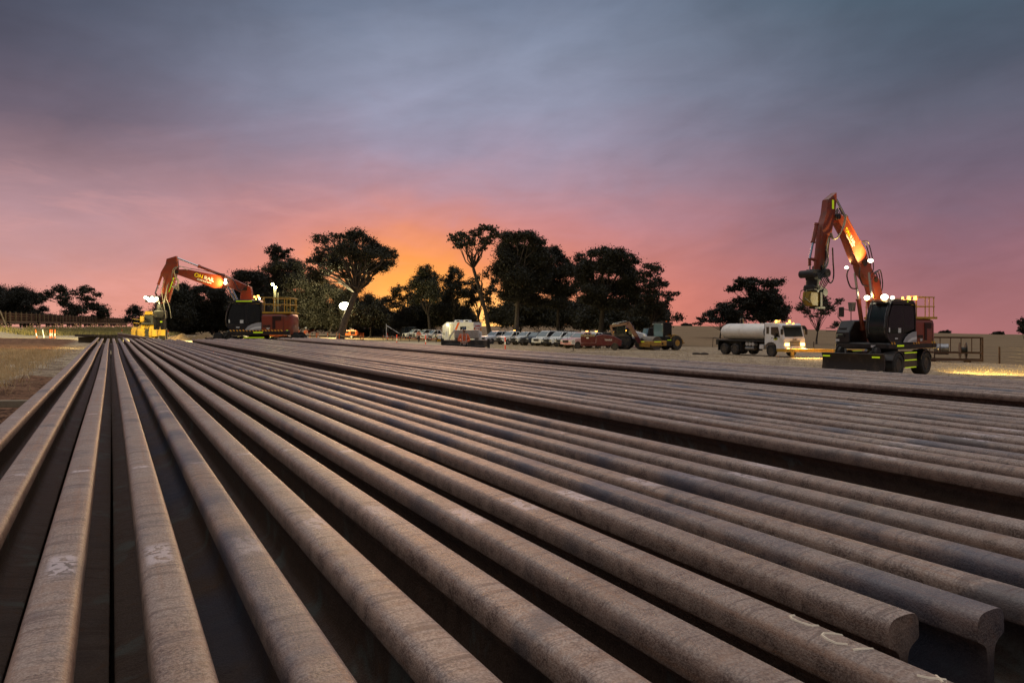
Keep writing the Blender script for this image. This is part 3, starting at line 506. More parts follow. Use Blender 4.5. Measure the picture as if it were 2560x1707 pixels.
for i, (x0_, y0_, w0_, Yd_, lab) in enumerate(((430, 795, 60, 150, 'left end, behind the yellow tractor'), (530, 790, 62, 152, 'behind the boom of the left excavator'), (640, 785, 66, 150, 'behind the left excavator'), (745, 780, 66, 148, 'behind the orange bunting'), (850, 785, 60, 152, 'behind the floodlight'), (940, 800, 50, 158, 'just right of the floodlight'), (1035, 800, 50, 162, 'behind the blue toilets'), (1300, 775, 60, 150, 'behind the white van'), (1405, 775, 62, 152, 'behind the white wagons'), (1510, 785, 66, 145, 'behind the maroon hopper'), (1620, 785, 56, 140, 'behind the roller'))):
    tree('dark undergrowth filling the space below the big trees, '+lab, Yd_, x0_, [(x0_+dx*w0_, y0_+dy, w0_*.42, 20+6*(dx == 0)) for dx, dy in ((-.75, 6), (-.3, -8), (.2, 0), (.7, -6), (-.5, 16), (.4, 16), (0, 10), (-.2, 26), (.6, 25), (-.7, 24))], 1.35, m=leafB, fork=.12, name='undergrowth', cat='undergrowth', group='undergrowth below the big trees', leaf=.4)
for x, wd, lab in ((2495, 17, 'distant bush on the field skyline at the far right'), (2365, 17, 'distant bush on the skyline just right of the right excavator'), (1716, 15, 'tiny distant tree on the skyline right of the dense group'), (2008, 10, 'tiny distant tree on the skyline between truck and excavator')):
    Yd = 320; a = (x-1280)/FP; zz = float(np.interp(a, A_, H_)); tree(lab, Yd, x, [(x-wd*.5, zz-2, wd*.5, 3.5), (x+wd*.4, zz-2, wd*.5, 3), (x, zz-4, wd*.5, 3.2)], 1.5, leaf=.8, m=leafB, fork=.2, zb=float(wz(zz, Yd)), group='distant trees on the skyline')
# ---------- wheels
def wheel(parent, x, y, r, w_, name='wheel', rimr=.58, lug=0, z=None, rimmat=None):
    z = r if z is None else z
    hw = w_/2; m = MB(); m.lathe([(r*.55, -hw*.9), (r*.62, -hw), (r*.9, -hw), (r*.985, -hw*.8), (r, -hw*.4), (r, hw*.4), (r*.985, hw*.8), (r*.9, hw), (r*.62, hw), (r*.55, hw*.9)], (x, y, z), 'y', 28)
    if lug:
        for i in range(lug):
            a = 2*math.pi*i/lug
            for sgn in (-1, 1):
                mm = Matrix.Translation((x, y, z)) @ Matrix.Rotation(a+sgn*.08, 4, 'Y') @ Matrix.Translation((0, sgn*hw*.5, r*.985)) @ Matrix.Rotation(sgn*R(28), 4, 'Z')
                m.box(-r*.04, r*.04, -hw*.55, hw*.55, -.02, r*.06, mm)
    t = m.build(name, rubber, parent)
    q = MB(); rr = r*rimr
    for sgn in (-1, 1):
        q.lathe([(rr, sgn*hw*.93), (rr*.97, sgn*hw*.99), (rr*.8, sgn*hw*.7), (rr*.45, sgn*hw*.62), (rr*.40, sgn*hw*.9), (rr*.2, sgn*hw*.93), (.01, sgn*hw*.93)], (x, y, z), 'y', 20)
        for i in range(8):
            a = 2*math.pi*i/8; q.cyl((x+rr*.62*math.cos(a), y+sgn*hw*.62, z+rr*.62*math.sin(a)), (x+rr*.62*math.cos(a), y+sgn*hw*.74, z+rr*.62*math.sin(a)), rr*.06, n=6)
    q.build('rim', rimmat or rimm, t); return t
# ---------- parked cars
def car_body(L_, W, Hh, kind):
    """x forward, nose at +L/2; returns lower body and cabin meshes"""
    f, r_ = L_/2, -L_/2; wa, wb = f-.95, r_+1.1; wr = .46; sill = .48; bl = 1.12
    def arch(xc): return [(xc+wr*math.cos(a), .42+wr*math.sin(a)) for a in [math.pi*k/8 for k in range(9)]]
    P = [(f, .5), (f, .75), (f-.06, 1.0), (f-.25, 1.10), (f-1.35, 1.20), (r_+.06, 1.18), (r_, 1.0), (r_, .55)]+[(wb-wr-.06, sill)]+arch(wb)[::-1]+[(wb+wr+.02, sill), (wa-wr-.02, sill)]+arch(wa)[::-1]+[(wa+wr+.02, .45)]
    m = MB(); m.prism(P, -W/2, W/2, b=.05); 
    if kind == 'wagon': C = [(f-1.35, 1.19), (f-2.05, Hh-.05), (f-2.35, Hh), (r_+.5, Hh), (r_+.12, 1.19)]; 
    elif kind == 'van': C = [(f-.75, 1.14), (f-1.55, Hh-.06), (f-1.9, Hh), (r_+.12, Hh), (r_+.02, 1.15)]
    else: C = [(f-1.35, 1.19), (f-2.05, Hh-.05), (f-2.35, Hh), (r_+2.05, Hh), (r_+1.72, 1.19)]
    k = MB(); n = len(C); ins = .0; W2 = W/2-.04; W3 = W/2-.18; vs = []
    for x, z in C: t = (z-1.19)/(Hh-1.19); hw = W2+(W3-W2)*t; vs += [(x, -hw, z), (x, hw, z)]
    fs = [(2*i, 2*i+1, 2*((i+1) % n)+1, 2*((i+1) % n)) for i in range(n)]+[tuple(range(0, 2*n, 2)), tuple(range(1, 2*n, 2))]; k.add(vs, fs)
    return m, k, C, W2, W3
def make_car(label, kind, paint, loc, rz, group, bull=True, rack=True, wheelm=None, flash=False, L_=5.1, W=1.88, Hh=1.82, spare=False):
    t = thing({'ute': 'utility_truck', 'wagon': 'four_wheel_drive_wagon', 'van': 'van'}[kind], label, {'ute': 'pickup truck', 'wagon': 'car', 'van': 'van'}[kind], loc, rz, group)
    m, k, C, W2, W3 = car_body(L_, W, Hh, kind); bd = m.build('body', paint, t); k.build('cabin', paint, t); f, r_ = L_/2, -L_/2
    hw = lambda z: W2+(W3-W2)*(z-1.19)/(Hh-1.19)
    (x0, z0), (x1, z1) = C[0], C[1]; q = MB(); a, b_ = .1, .93; e = .012
    q.add([(x0+(x1-x0)*a+e, -hw(z0)+.1, z0+(z1-z0)*a+e), (x0+(x1-x0)*a+e, hw(z0)-.1, z0+(z1-z0)*a+e), (x0+(x1-x0)*b_+e, hw(z1)-.07, z0+(z1-z0)*b_+e), (x0+(x1-x0)*b_+e, -hw(z1)+.07, z0+(z1-z0)*b_+e)], [(0, 1, 2, 3)]); q.build('windscreen', sglass, t, 0)
    xr0, xr1 = C[-1][0], C[-2][0]; zt, zb = Hh-.09, 1.24
    cuts = [(x0-.22, x1-.12)]; xf0, xf1 = x0-.2, x1-.02; xb0, xb1 = xr0+.12, xr1+.1; nwin = 3 if kind == 'wagon' else 2
    for sgn in (-1, 1):
        for i in range(nwin):
            g0, g1 = i/nwin, (i+1)/nwin; pt = lambda g_, top_: ((xf1+(xb1-xf1)*g_) if top_ else (xf0+(xb0-xf0)*g_))
            d = .04; q = MB(); vs = [(pt(g0, 0)-d, sgn*(hw(zb)+.006), zb), (pt(g1, 0)+d, sgn*(hw(zb)+.006), zb), (pt(g1, 1)+d, sgn*(hw(zt)+.006), zt), (pt(g0, 1)-d, sgn*(hw(zt)+.006), zt)]; q.add(vs, [(0, 1, 2, 3)]); q.build('side_window', dglass, t, 0)
        wm = MB(); wm.box(x0-.45, x0-.3, sgn*W/2, sgn*(W/2+.2), 1.2, 1.4, b=.02) if sgn > 0 else wm.box(x0-.45, x0-.3, -(W/2+.2), -W/2, 1.2, 1.4, b=.02); wm.build('mirror', blackm, t)
        hl = MB(); hl.box(f-.2, f+.012, sgn*.52-.0 if sgn > 0 else -.88, .88 if sgn > 0 else -.52, .82, .98, b=.02); hl.build('headlight', lens, t)
        tl = MB(); tl.box(r_-.01, r_+.1, .72 if sgn > 0 else -.9, .9 if sgn > 0 else -.72, .75, 1.1); tl.build('tail_light', redlens, t)
    gr = MB(); gr.box(f-.1, f+.008, -.5, .5, .66, .96, b=.02); gr.build('grille', blackm, t)
    for x in (f-.95, r_+1.1):
        for y in (-W/2+.12, W/2-.12): wheel(t, x, y, .41, .26, rimmat=wheelm, z=.41)
    if kind == 'ute':
        tb = MB(); tb.box(r_+.1, r_+1.65, -W/2+.14, W/2-.14, 1.19, 1.24); tb.build('tray_cover', blackm, t)
        if spare: cp = MB(); cp.box(r_+.06, r_+1.7, -W/2+.06, W/2-.06, 1.2, Hh-.02, b=.05); cp.build('canopy', blackm, t)
    if bull:
        q = MB()
        for z, y1 in ((.55, .9), (.86, .88), (1.08, .6)): q.tube([(f+.02, -y1, z), (f+.2, -y1+.18, z), (f+.2, y1-.18, z), (f+.02, y1, z)], .035, 6)
        q.box(f+.0, f+.18, -.92, .92, .42, .66, b=.03)
        for y in (-.35, .35): q.tube([(f+.2, y, .5), (f+.2, y, 1.1)], .035, 6)
        q.build('bull_bar', black, t)
    if rack:
        q = MB(); zr = Hh+.1
        for y in (-.6, .6): q.box(r_+.7 if kind != 'ute' else r_+2.1, f-2.3, y-.02, y+.02, zr-.02, zr+.02)
        for x in [f-2.4-.45*k for k in range(5 if kind != 'ute' else 3)]: q.box(x-.03, x+.03, -.64, .64, zr-.03, zr+.01); q.box(x-.02, x+.02, -.6, -.56, Hh-.02, zr); q.box(x-.02, x+.02, .56, .6, Hh-.02, zr)
        q.build('roof_rack', blackm, t)
    if flash:
        q = MB(); q.box(f-2.6, f-2.4, -.55, .55, Hh+.02, Hh+.12, b=.02); q.build('light_bar', whitep, t)
        q = MB(); q.box(f-2.58, f-2.42, .2, .5, Hh+.121, Hh+.19, b=.02); q.build('beacon', amber, t)
    q = MB(); q.tube([(f+.12, .5, 1.0), (f+.13, .5, 2.3)], .012, 5); q.build('aerial', blackm, t)
    return t
sglass = M('car_windscreen', (.10, .14, .16), .08, var=.05, coat=.6); dglass = M('tinted_side_glass', (.012, .014, .016), .08, var=.05)
lens = M('headlight_lens', (.6, .62, .65), .15); redlens = M('red_lamp_lens', (.35, .02, .02), .25); amber = lampmat('amber_beacon_lit', (1, .38, .03), 7)
carwhite = M('car_white', (.80, .82, .85), .25, coat=.6, dirt=(.62, .57, .52), dscale=1.3); navy = M('car_dark_blue', (.03, .04, .06), .25, coat=.5, dirt=(.1, .09, .08), dscale=1.3)
alloy = M('alloy_rim', (.35, .35, .36), .4, metal=.6, dirt=(.2, .16, .12)); blkrim = M('black_rim', (.03, .03, .03), .5)
def at(px, Y): X = wx(px, Y); return (X, Y, g(X, Y))
HD = R(218)
row = [ (1243, 101, 'wagon', carwhite, dict(bull=False, rack=False, flash=False, wheelm=blkrim), 'white wagon without a bull bar, leftmost of the long parked row beside the site office'),
 (1283, 98.5, 'ute', carwhite, dict(bull=True, rack=False, flash=True, wheelm=alloy), 'white ute with a low light bar, second from the left in the long parked row'),
 (1320, 96, 'ute', carwhite, dict(bull=True, rack=False, wheelm=alloy), 'white ute with plain roof, third from the left in the long parked row'),
 (1347, 94, 'wagon', navy, dict(bull=True, rack=False, wheelm=blkrim), 'dark blue wagon, the only dark one among the parked white cars'),
 (1378, 91.5, 'van', carwhite, dict(bull=False, rack=False, wheelm=blkrim, Hh=1.98), 'white van with sloping bonnet beside the dark blue wagon'),
 (1405, 89.3, 'wagon', carwhite, dict(bull=True, rack=True, wheelm=blkrim, Hh=1.86), 'white wagon with a long black roof rack, right of the white van'),
 (1438, 87, 'wagon', carwhite, dict(bull=True, rack=True, wheelm=blkrim), 'white wagon with bull bar and antenna, third from the right among the white parked cars'),
 (1463, 84.8, 'ute', carwhite, dict(bull=True, rack=False, flash=True, wheelm=blkrim), 'white ute with an amber beacon and a yellow reflective stripe, in the parked row'),
 (1486, 83.5, 'ute', carwhite, dict(bull=True, rack=False, flash=True, wheelm=blkrim, spare=True), 'white ute with black canopy at the right end of the row of white cars')]
for px, Y, kd, pt, kw, lab in row:
    t = make_car(lab, kd, pt, at(px, Y), HD, 'cars parked in a row by the trees', **kw)
    if 'stripe' in lab:
        q = MB(); q.box(-1.6, 1.9, .945, .952, 1.0, 1.08); q.box(1.25, 2.1, -.5, .9, 1.185, 1.19); q.build('reflective_stripe', hiviz, t)
for px, Y, kd, kw, lab in ((1040, 138, 'ute', dict(bull=True, rack=False), 'white ute farthest left, beside the blue toilets'), (1066, 134, 'wagon', dict(bull=True, rack=True), 'white wagon with long side windows right of the leftmost ute'),
    (1090, 122, 'ute', dict(bull=False, rack=False, wheelm=alloy), 'white ute with lit front lamp, behind the yellow bin'), (1124, 116, 'ute', dict(bull=True, rack=False, flash=True), 'white ute with a bright amber beacon left of the site office')):
    t = make_car(lab, kd, carwhite, at(px, Y), R(212), 'cars parked left of the site office', **kw)
    if 'bright' in lab: lamp(t, (.3, .4, 2.3), 60, (1, .4, .08), name='beacon_light')
# ---------- water tank truck
s_ = math.sin; c_ = math.cos; FA = R(-65); tx, ty = 22.64, 59.8
T = thing('water_truck', 'white tanker truck with lit yellow headlamps and amber beacons, driving towards the right', 'truck', (tx, ty, g(tx, ty)+.02), FA)
cabP = [(1.42, .55), (1.44, .95), (1.40, 1.55), (1.32, 1.62), (1.08, 2.55), (.85, 2.78), (-.7, 2.82), (-.75, .95), (-.62, .95), (-.55, 1.02), (-.36, 1.16), (0, 1.22), (.36, 1.16), (.58, .98), (.64, .55)]
m = MB(); m.prism(cabP, -1.2, 1.2, b=.05); m.build('cab', whitep, T)
q = MB(); q.add([(1.345, -1.02, 1.68), (1.345, 1.02, 1.68), (1.13, .98, 2.48), (1.13, -.98, 2.48)], [(0, 1, 2, 3)]); q.build('windscreen', gl, T, 0)
q = MB(); q.box(1.1, 1.5, -1.1, 1.1, 2.50, 2.60, b=.03); q.build('sun_visor', dglass, T)
for sg in (-1, 1):
    q = MB(); y = sg*1.206; q.add([(1.0, y, 1.62), (.98, y, 1.75), (.80, y, 2.48), (.02, y, 2.48), (.02, y, 1.85), (.45, y, 1.72)], [(0, 1, 2, 3, 4, 5)]); dw = q.build('side_window', dglass, T, 0)
    q = MB(); q.box(-.5, -.2, y-.003, y+.003, 1.9, 2.48, b=.001); q.build('rear_side_window', dglass, T, 0)
    q = MB(); q.box(.05, .2, y-.01 if sg < 0 else y-.01, y+.01, 1.55, 1.6); q.build('door_handle', blackm, T)
    q = MB(); q.box(.55, .64, sg*1.22 if sg > 0 else -1.4, 1.4 if sg > 0 else -1.22, 1.5, 1.95, b=.02); q.build('door_mirror', blackm, T); q = MB(); q.tube([(1.2, sg*1.15, 2.45), (1.35, sg*1.35, 2.4), (1.35, sg*1.35, 1.8)], .02); q.box(1.28, 1.42, min(sg*1.25, sg*1.45), max(sg*1.25, sg*1.45), 1.85, 2.3, b=.02); q.build('mirror', blackm, T)
    q = MB(); q.box(1.38, 1.455, min(sg*.62, sg*1.1), max(sg*.62, sg*1.1), .93, 1.15, b=.015); q.build('headlight', lampmat('truck_headlamp', (1, .62, .12), 9), T)
    q = MB(); q.ball((1.5, sg*.8, .66), .05, .15, .12); q.build('fog_lamp', lampmat('truck_headlamp', (1, .62, .12), 9), T)
    lamp(T, (1.75, sg*.8, 1.0), 2500, (1, .62, .2), 'SPOT', .1, (1, 0, -.16), 100, name='headlight_beam')
q = MB(); q.box(1.3, 1.5, -1.22, 1.22, .42, .82, b=.05); bm_ = q.build('bumper', whitep, T); q = MB(); q.box(1.49, 1.512, -.32, .32, .5, .74, b=.01); q.build('number_plate_recess', blackm, T)
q = MB()
for z in (.98, 1.14, 1.28): q.box(1.40, 1.452, -.55, .55, z-.045, z+.045)
q.build('grille', blackm, T); text('FUSO', .2, blackm, T, textplane((1.435, 0, 1.44), (0, 1, .0), (-.05, 0, 1)), 'badge_lettering', bold=.006)
q = MB(); q.box(.35, .72, -1.212, -1.205, 1.40, 1.60); pl = q.build('door_sign', M('sign_yellow_green', (.75, .8, .05), .4), T, 0); text('KWACA', .13, blackm, pl, textplane((.535, -1.214, 1.50), (1, 0, 0), (0, 0, 1)))
q = MB(); q.box(.1, .2, -.8, .8, 2.80, 2.86); q.build('beacon_bar', steel, T)
for y in (-.75, .75): q = MB(); q.cyl((.15, y, 2.85), (.15, y, 3.02), .085, .07); q.build('beacon', lampmat('truck_beacon', (1, .42, .02), 16), T); lamp(T, (.15, y, 3.2), 60, (1, .4, .05), name='beacon_light')
for y in (-.35, .35): q = MB(); q.ball((.95, y, 2.78), .04); q.build('roof_marker_lamp', lampmat('truck_beacon', (1, .42, .02), 16), T)
# tank with dished ends
def ring(x, a, b_, n=28): return [(x, a*math.cos(2*math.pi*i/n), 2.04+b_*math.sin(2*math.pi*i/n)) for i in range(n)]
q = MB(); vs = []; xs = [(-1.02, .55, .32), (-.98, .95, .55), (-.92, 1.13, .70), (-.90, 1.16, .725), (-6.1, 1.16, .725), (-6.14, 1.13, .70), (-6.22, .95, .55), (-6.25, .55, .32)]
for x, a, b_ in xs: vs += ring(x, a, b_)
n = 28; fs = [(i*n+j, i*n+(j+1) % n, (i+1)*n+(j+1) % n, (i+1)*n+j) for i in range(len(xs)-1) for j in range(n)]+[tuple(range(n)), tuple((len(xs)-1)*n+j for j in range(n))]
q.add(vs, fs); q.build('tank', cream, T)
q = MB(); q.cyl((-.95, .5, 2.7), (-.95, .5, 3.05), .12, .28, 16); q.build('filler_funnel', cream, T)
q = MB(); q.tube([(-4.6, .1, 2.75), (-4.6, .1, 3.2), (-4.95, .1, 3.2), (-4.95, .1, 2.75)], .04, 6)
for x in (-2.2, -3.0, -3.8): q.cyl((x, 0, 2.74), (x, 0, 2.86), .07, n=8)
q.build('overflow_pipe', steel, T)
q = MB(); q.box(-6.7, -.8, -1.2, 1.2, 1.22, 1.32, b=.02); q.box(-6.7, -.7, -.5, .5, .75, 1.2); q.box(-6.75, -6.35, -1.15, 1.15, .85, 1.3); q.tube([(-6.4, -1.1, 1.3), (-6.9, -1.15, 1.5), (-7.15, -1.15, 1.45), (-7.2, -1.15, .6)], .03); q.build('chassis', rust if 0 else blackm, T)
q = MB(); q.box(-.82, -.76, -1.1, 1.1, 1.3, 2.85); q.build('headboard', blackm, T)
for k in range(3): q = MB(); q.cyl((-2.15-.36*k, -.7, 1.0), (-2.15-.36*k, -1.12, 1.0), .165, n=14); q.build('air_cylinder', silver, T)
q = MB(); q.cyl((-2.05, -.95, .62), (-3.1, -.95, .62), .17, n=14); q.build('fuel_tank', steel, T)
q = MB(); q.box(-1.4, -.9, -1.12, -.6, .6, 1.0, b=.03); q.build('battery_box', whitep, T)
for x in (-4.25, -5.6): 
    for y in (-1.0, 1.0): wheel(T, x, y, .5, .5, rimmat=rimm)
for y in (-1.08, 1.08): wheel(T, 0, y, .5, .3, rimmat=rimm)
q = MB()
for x in (-3.45, -6.35):
    for y in (-1.0, 1.0): q = MB(); q.box(x-.02, x+.02, y-.25, y+.25, .35, 1.15); q.build('mud_flap', blackm, T)
# ---------- wheeled rail excavators
def excavator(label, loc, ang, up_ang, spec):
    T = thing('wheeled_excavator', label, 'excavator', loc, ang, 'orange and black wheeled excavators')
    U = Matrix.Rotation(up_ang, 4, 'Z')                # the upper works are turned on the slew ring
    B = lambda m, name, mt, par=T, sm_=35: m.build(name, mt, par, sm_)
    q = MB(); q.prism([(-2.0, .5), (-1.9, .95), (-.8, 1.0), (.8, 1.0), (2.0, .92), (2.1, .5), (1.0, .42), (-1.0, .42)], -.48, .48, b=.05)
    for x in (-1.4, 1.4): q.cyl((x, -1.0, .53), (x, 1.0, .53), .14, n=10); q.box(x-.2, x+.2, -.3, .3, .38, .9, b=.05)
    B(q, 'undercarriage', black)
    for x in (-1.4, 1.4):
        for y in (-1.05, 1.05): wheel(T, x, y, .53, .52, rimr=.52, lug=0)
    for y in (-1, 1):
        q = MB(); y0, y1 = sorted((y*.55, y*1.2)); q.prism([(-.72, .38), (.72, .38), (.62, 1.02), (-.62, 1.02)], y0, y1, b=.02); st = B(q, 'side_step', black)
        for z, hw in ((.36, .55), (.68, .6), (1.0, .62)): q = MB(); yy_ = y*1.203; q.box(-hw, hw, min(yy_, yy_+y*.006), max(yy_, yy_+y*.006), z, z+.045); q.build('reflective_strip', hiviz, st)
        q = MB()
        for xc in (-1.4, 1.4):
            pts = [(xc+.64*math.cos(a), .53+.60*math.sin(a)) for a in [R(x) for x in range(20, 161, 20)]]+[(xc+.60*math.cos(a), .53+.56*math.sin(a)) for a in [R(x) for x in range(160, 19, -20)]]
            q.prism(pts, min(y*.8, y*1.3), max(y*.8, y*1.3))
        B(q, 'mudguard', black)
    q = MB(); q.prism([(2.75, .32), (2.86, .34), (2.80, .60), (2.80, .85), (2.88, 1.02), (2.80, 1.04), (2.70, .85), (2.70, .55)], -1.32, 1.32)
    for y in (-.4, .4): q.box(1.9, 2.75, y-.06, y+.06, .5, .66)
    q.box(2.2, 2.7, -.15, .15, .75, .85); bl = B(q, 'dozer_blade', M('worn_blade', (.035, .028, .024), .55, metal=.3, dirt=(.12, .085, .055), dscale=2))
    for y in (-1.1, 1.02): q = MB(); q.box(2.875, 2.885, y-.16, y+.16, .86, .92); q.build('reflective_strip', hiviz, bl)
    for x in (2.2, -2.45):                              # rail running gear lifted at both ends
        q = MB(); q.box(x-.14, x+.14, -1.0, 1.0, .78, .92, b=.03)
        for y in (-.78, .78): q.lathe([(.28, -.09), (.33, -.085), (.33, -.06), (.26, -.05), (.25, .07), (.1, .09)], (x+.05, y, 1.02), 'y', 18); q.tube([(x-.2, y, .9), (x-.05, y*.8, 1.16), (x+.25, y*.6, .95)], .05)
        B(q, 'rail_gear', blackm)
    q = MB(); q.box(-2.35, -2.1, -.9, .9, .45, 1.0, b=.03); q.box(-2.6, -2.56, -.95, -.55, .25, .75); q.box(-2.6, -2.56, .55, .95, .25, .75); B(q, 'rear_toolbox', rust)
    q = MB(); q.cyl((0, 0, .95), (0, 0, 1.2), .62, n=24); B(q, 'slew_ring', blackm)
    # deck
    q = MB(); q.box(-2.15, 1.62, -1.25, 1.25, 1.18, 1.46, U, b=.05); dk = B(q, 'deck', black)
    hz = M('hazard_orange', (.9, .42, .04), .5)
    for y in (-1, 1):
        q = MB()
        rngs = spec['hazard']
        for (xa, xb) in rngs:
            x = xa
            while x < xb: q.add([(x, y*1.256, 1.40), (x+.09, y*1.256, 1.40), (x+.15, y*1.256, 1.50), (x+.06, y*1.256, 1.50)], [(0, 1, 2, 3)], U); x += .19
        q.build('hazard_stripes', hz, dk, 0)
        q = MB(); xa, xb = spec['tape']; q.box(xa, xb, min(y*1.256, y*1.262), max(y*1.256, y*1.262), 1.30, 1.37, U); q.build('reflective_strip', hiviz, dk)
    # engine body with rounded tail
    pl = []
    for x, y in ((-.48, -1.25), (-.48, 1.25)): pass
    outl = [(-.48, 1.24), (-1.75, 1.24)]+[(-1.75-.52*math.sin(a), .72+.52*math.cos(a)) for a in [R(x) for x in (15, 35, 55, 75, 90)]]
    outl = outl+[(x, -y) for x, y in outl[::-1]]
    q = MB(); n = len(outl); zs = [(1.20, 1.0), (1.26, 1.008), (2.30, 1.0), (2.44, .97), (2.50, .90)]; vs = []
    for z, f_ in zs: vs += [(-.48+(x+.48)*f_, y*f_, z) for x, y in outl]
    fs = [(k*n+i, k*n+(i+1) % n, (k+1)*n+(i+1) % n, (k+1)*n+i) for k in range(len(zs)-1) for i in range(n)]+[tuple(range(n))[::-1], tuple((len(zs)-1)*n+i for i in range(n))]
    q.add(vs, fs, U); eb = B(q, 'engine_cover', orange, T, 45)
    for y in (-1, 1):
        yy = y*1.262; q = MB()
        for x0, x1, z0, z1 in ((-1.65, -1.12, 2.08, 2.34), (-1.30, -1.12, 1.55, 2.08)):
            nb = int((z1-z0)/.045)
            q.box(x0, x1, min(yy, yy-y*.02), max(yy, yy-y*.02), z0, z1, U)
            for k in range(nb): q.box(x0, x1, min(yy, yy+y*.012), max(yy, yy+y*.012), z0+k*.045, z0+k*.045+.02, U)
        q.build('vent_grille', M('dark_vent', (.05, .015, .01), .6), eb)
        q = MB(); q.box(-1.78, -1.765, min(yy, yy-y*.01), max(yy, yy-y*.01), 1.22, 2.42, U); q.build('panel_seam', black, eb)
        q = MB(); q.box(-2.05, -1.82, min(y*1.17, y*1.21), max(y*1.17, y*1.21), 1.42, 1.48, U); q.build('reflective_strip', hiviz, eb)
        mt = U @ textplane((-.78, y*1.258, 1.72), (-y, 0, 0), (0, 0, 1)); text('ZAXIS', .16, black, eb, mt, bold=.008); mt = U @ textplane((-.86, y*1.258, 1.56), (-y, 0, 0), (0, 0, 1)); text('W', .17, whitep, eb, mt, bold=.008)
    q = MB(); q.prism([(-.43, 1.46), (-.43, 2.15), (-.62, 2.12), (-.95, 2.0), (-1.0, 1.99)][:0] or [(-.46, 1.48), (-.46, 1.95), (-.2, 1.93), (.1, 1.84), (.35, 1.70), (.52, 1.5), (.5, 1.48)], 1.262, 1.285, U); swl = B(q, 'silver_panel', silver)
    q = MB(); q.prism([(-.46, 1.60), (-.46, 1.72), (-.1, 1.68), (.15, 1.58), (.25, 1.49), (.1, 1.49), (-.1, 1.56)], 1.286, 1.290, U); q.build('panel_highlight', whitep, swl)
    # walkway beam and handrails
    q = MB(); q.box(-2.2, -.5, -1.23, 1.23, 2.50, 2.60, U, b=.01); B(q, 'walkway', yellow)
    q = MB(); tb = lambda pts, r=.022: q.tube([U @ Vector(p) for p in pts], r, 6)
    for z in (3.06, 3.48): tb([(-.55, 1.18, z), (-2.05, 1.18, z), (-2.12, 1.1, z), (-2.12, -1.1, z), (-2.05, -1.18, z), (-.55, -1.18, z)])
    for x, y in ((-.62, 1.18), (-1.3, 1.18), (-1.98, 1.18), (-.62, -1.18), (-1.3, -1.18), (-1.98, -1.18), (-2.12, .9), (-2.12, -.9)): tb([(x, y, 2.58), (x, y, 3.48)])
    tb([(-.55, 1.18, 3.48), (-.5, 1.2, 3.48), (-.18, 1.22, 3.48), (-.12, 1.22, 3.44), (-.12, 1.22, 3.14), (-.18, 1.22, 3.10), (-.5, 1.2, 3.10), (-.56, 1.2, 3.16), (-.56, 1.2, 3.44)], .018)
    B(q, 'handrail', railyel)
    q = MB(); q.cyl(U @ Vector((-1.3, -.3, 2.55)), U @ Vector((-1.3, -.3, 2.95)), .12); q.cyl(U @ Vector((-1.3, -.3, 2.95)), U @ Vector((-1.45, -.3, 3.15)), .08); q.cyl(U @ Vector((-.75, .85, 2.55)), U @ Vector((-.75, .85, 2.95)), .15, n=14); B(q, 'exhaust', blackm)
    # right hand box with steps
    q = MB(); q.prism([(.3, 1.46), (1.62, 1.46), (1.62, 1.9), (1.25, 2.42), (.3, 2.46)], -1.22, -.52, U, b=.04); rb = B(q, 'storage_box', black)
    for z, xx in ((1.75, 1.64), (2.05, 1.52)): q = MB(); q.box(xx-.05, xx+.02, -1.1, -.75, z-.07, z+.05, U); q.build('step_tread', blackm, rb)
    q = MB(); q.box(1.625, 1.635, -1.15, -.85, 1.7, 1.82, U); q.build('number_label', M('label_green', (.55, .7, .5), .5), rb)
    q = MB(); q.box(1.625, 1.635, -1.2, -1.02, 1.5, 1.6, U); q.box(1.625, 1.635, .5, .7, 1.26, 1.36, U); q.build('work_lamp_unlit', M('lens_white', (.7, .7, .68), .2), rb)
    q = MB(); tb = lambda pts, r=.022: q.tube([U @ Vector(p) for p in pts], r, 6)
    tb([(1.2, -1.2, 2.4), (1.25, -1.35, 2.6), (1.25, -1.35, 3.35), (1.25, -1.0, 3.35)]); tb([(1.1, -.8, 2.4), (1.1, -.8, 2.9), (1.2, -1.1, 2.95)]); q.box(1.2, 1.26, -1.32, -1.06, 2.6, 3.05, U, b=.02); tb([(1.6, -1.22, 1.95), (1.9, -1.5, 1.95), (1.9, -1.5, 2.1), (1.6, -1.22, 2.1)], .015)
    B(q, 'mirror_bracket', blackm); q = MB(); q.cyl(U @ Vector((1.15, -.72, 2.85)), U @ Vector((1.15, -.72, 3.25)), .13, .17, 10); B(q, 'canvas_bag', M('grey_canvas', (.2, .17, .15), .9))
    # cab: frame, glass panes, roof
    ys, ye = .30, 1.22
    CP = [(1.35, 1.46), (1.60, 1.72), (1.66, 2.1), (1.58, 2.6), (1.38, 3.1), (1.22, 3.26), (-.30, 3.26), (-.42, 3.1), (-.46, 2.4), (-.46, 1.46)]
    G_ = [(1.30, 1.86), (1.50, 1.9), (1.55, 2.1), (1.48, 2.55), (1.28, 3.02), (1.18, 3.08), (.48, 3.08), (.48, 1.86)]; G2_ = [(.40, 1.86), (.40, 3.08), (-.22, 3.08), (-.34, 2.95), (-.38, 2.2), (-.38, 2.05)]
    q = MB()
    for y in (ys, ye):                                   # side frames are strips round the panes
        pass
    for a, b_ in zip(CP, CP[1:]+CP[:1]):
        for y in (ys+.02, ye-.02): q.tube([U @ Vector((a[0], y, a[1])), U @ Vector((b_[0], y, b_[1]))], .05, 6)
    q.prism([(-.46, 1.46), (1.35, 1.46), (1.60, 1.72), (1.63, 1.86), (-.46, 1.86)], ys, ye-.0, U); q.box(.40, .48, ys, ye, 1.8, 3.2, U); q.box(-.48, -.42, ys, ye, 1.46, 3.2, U, b=.01)
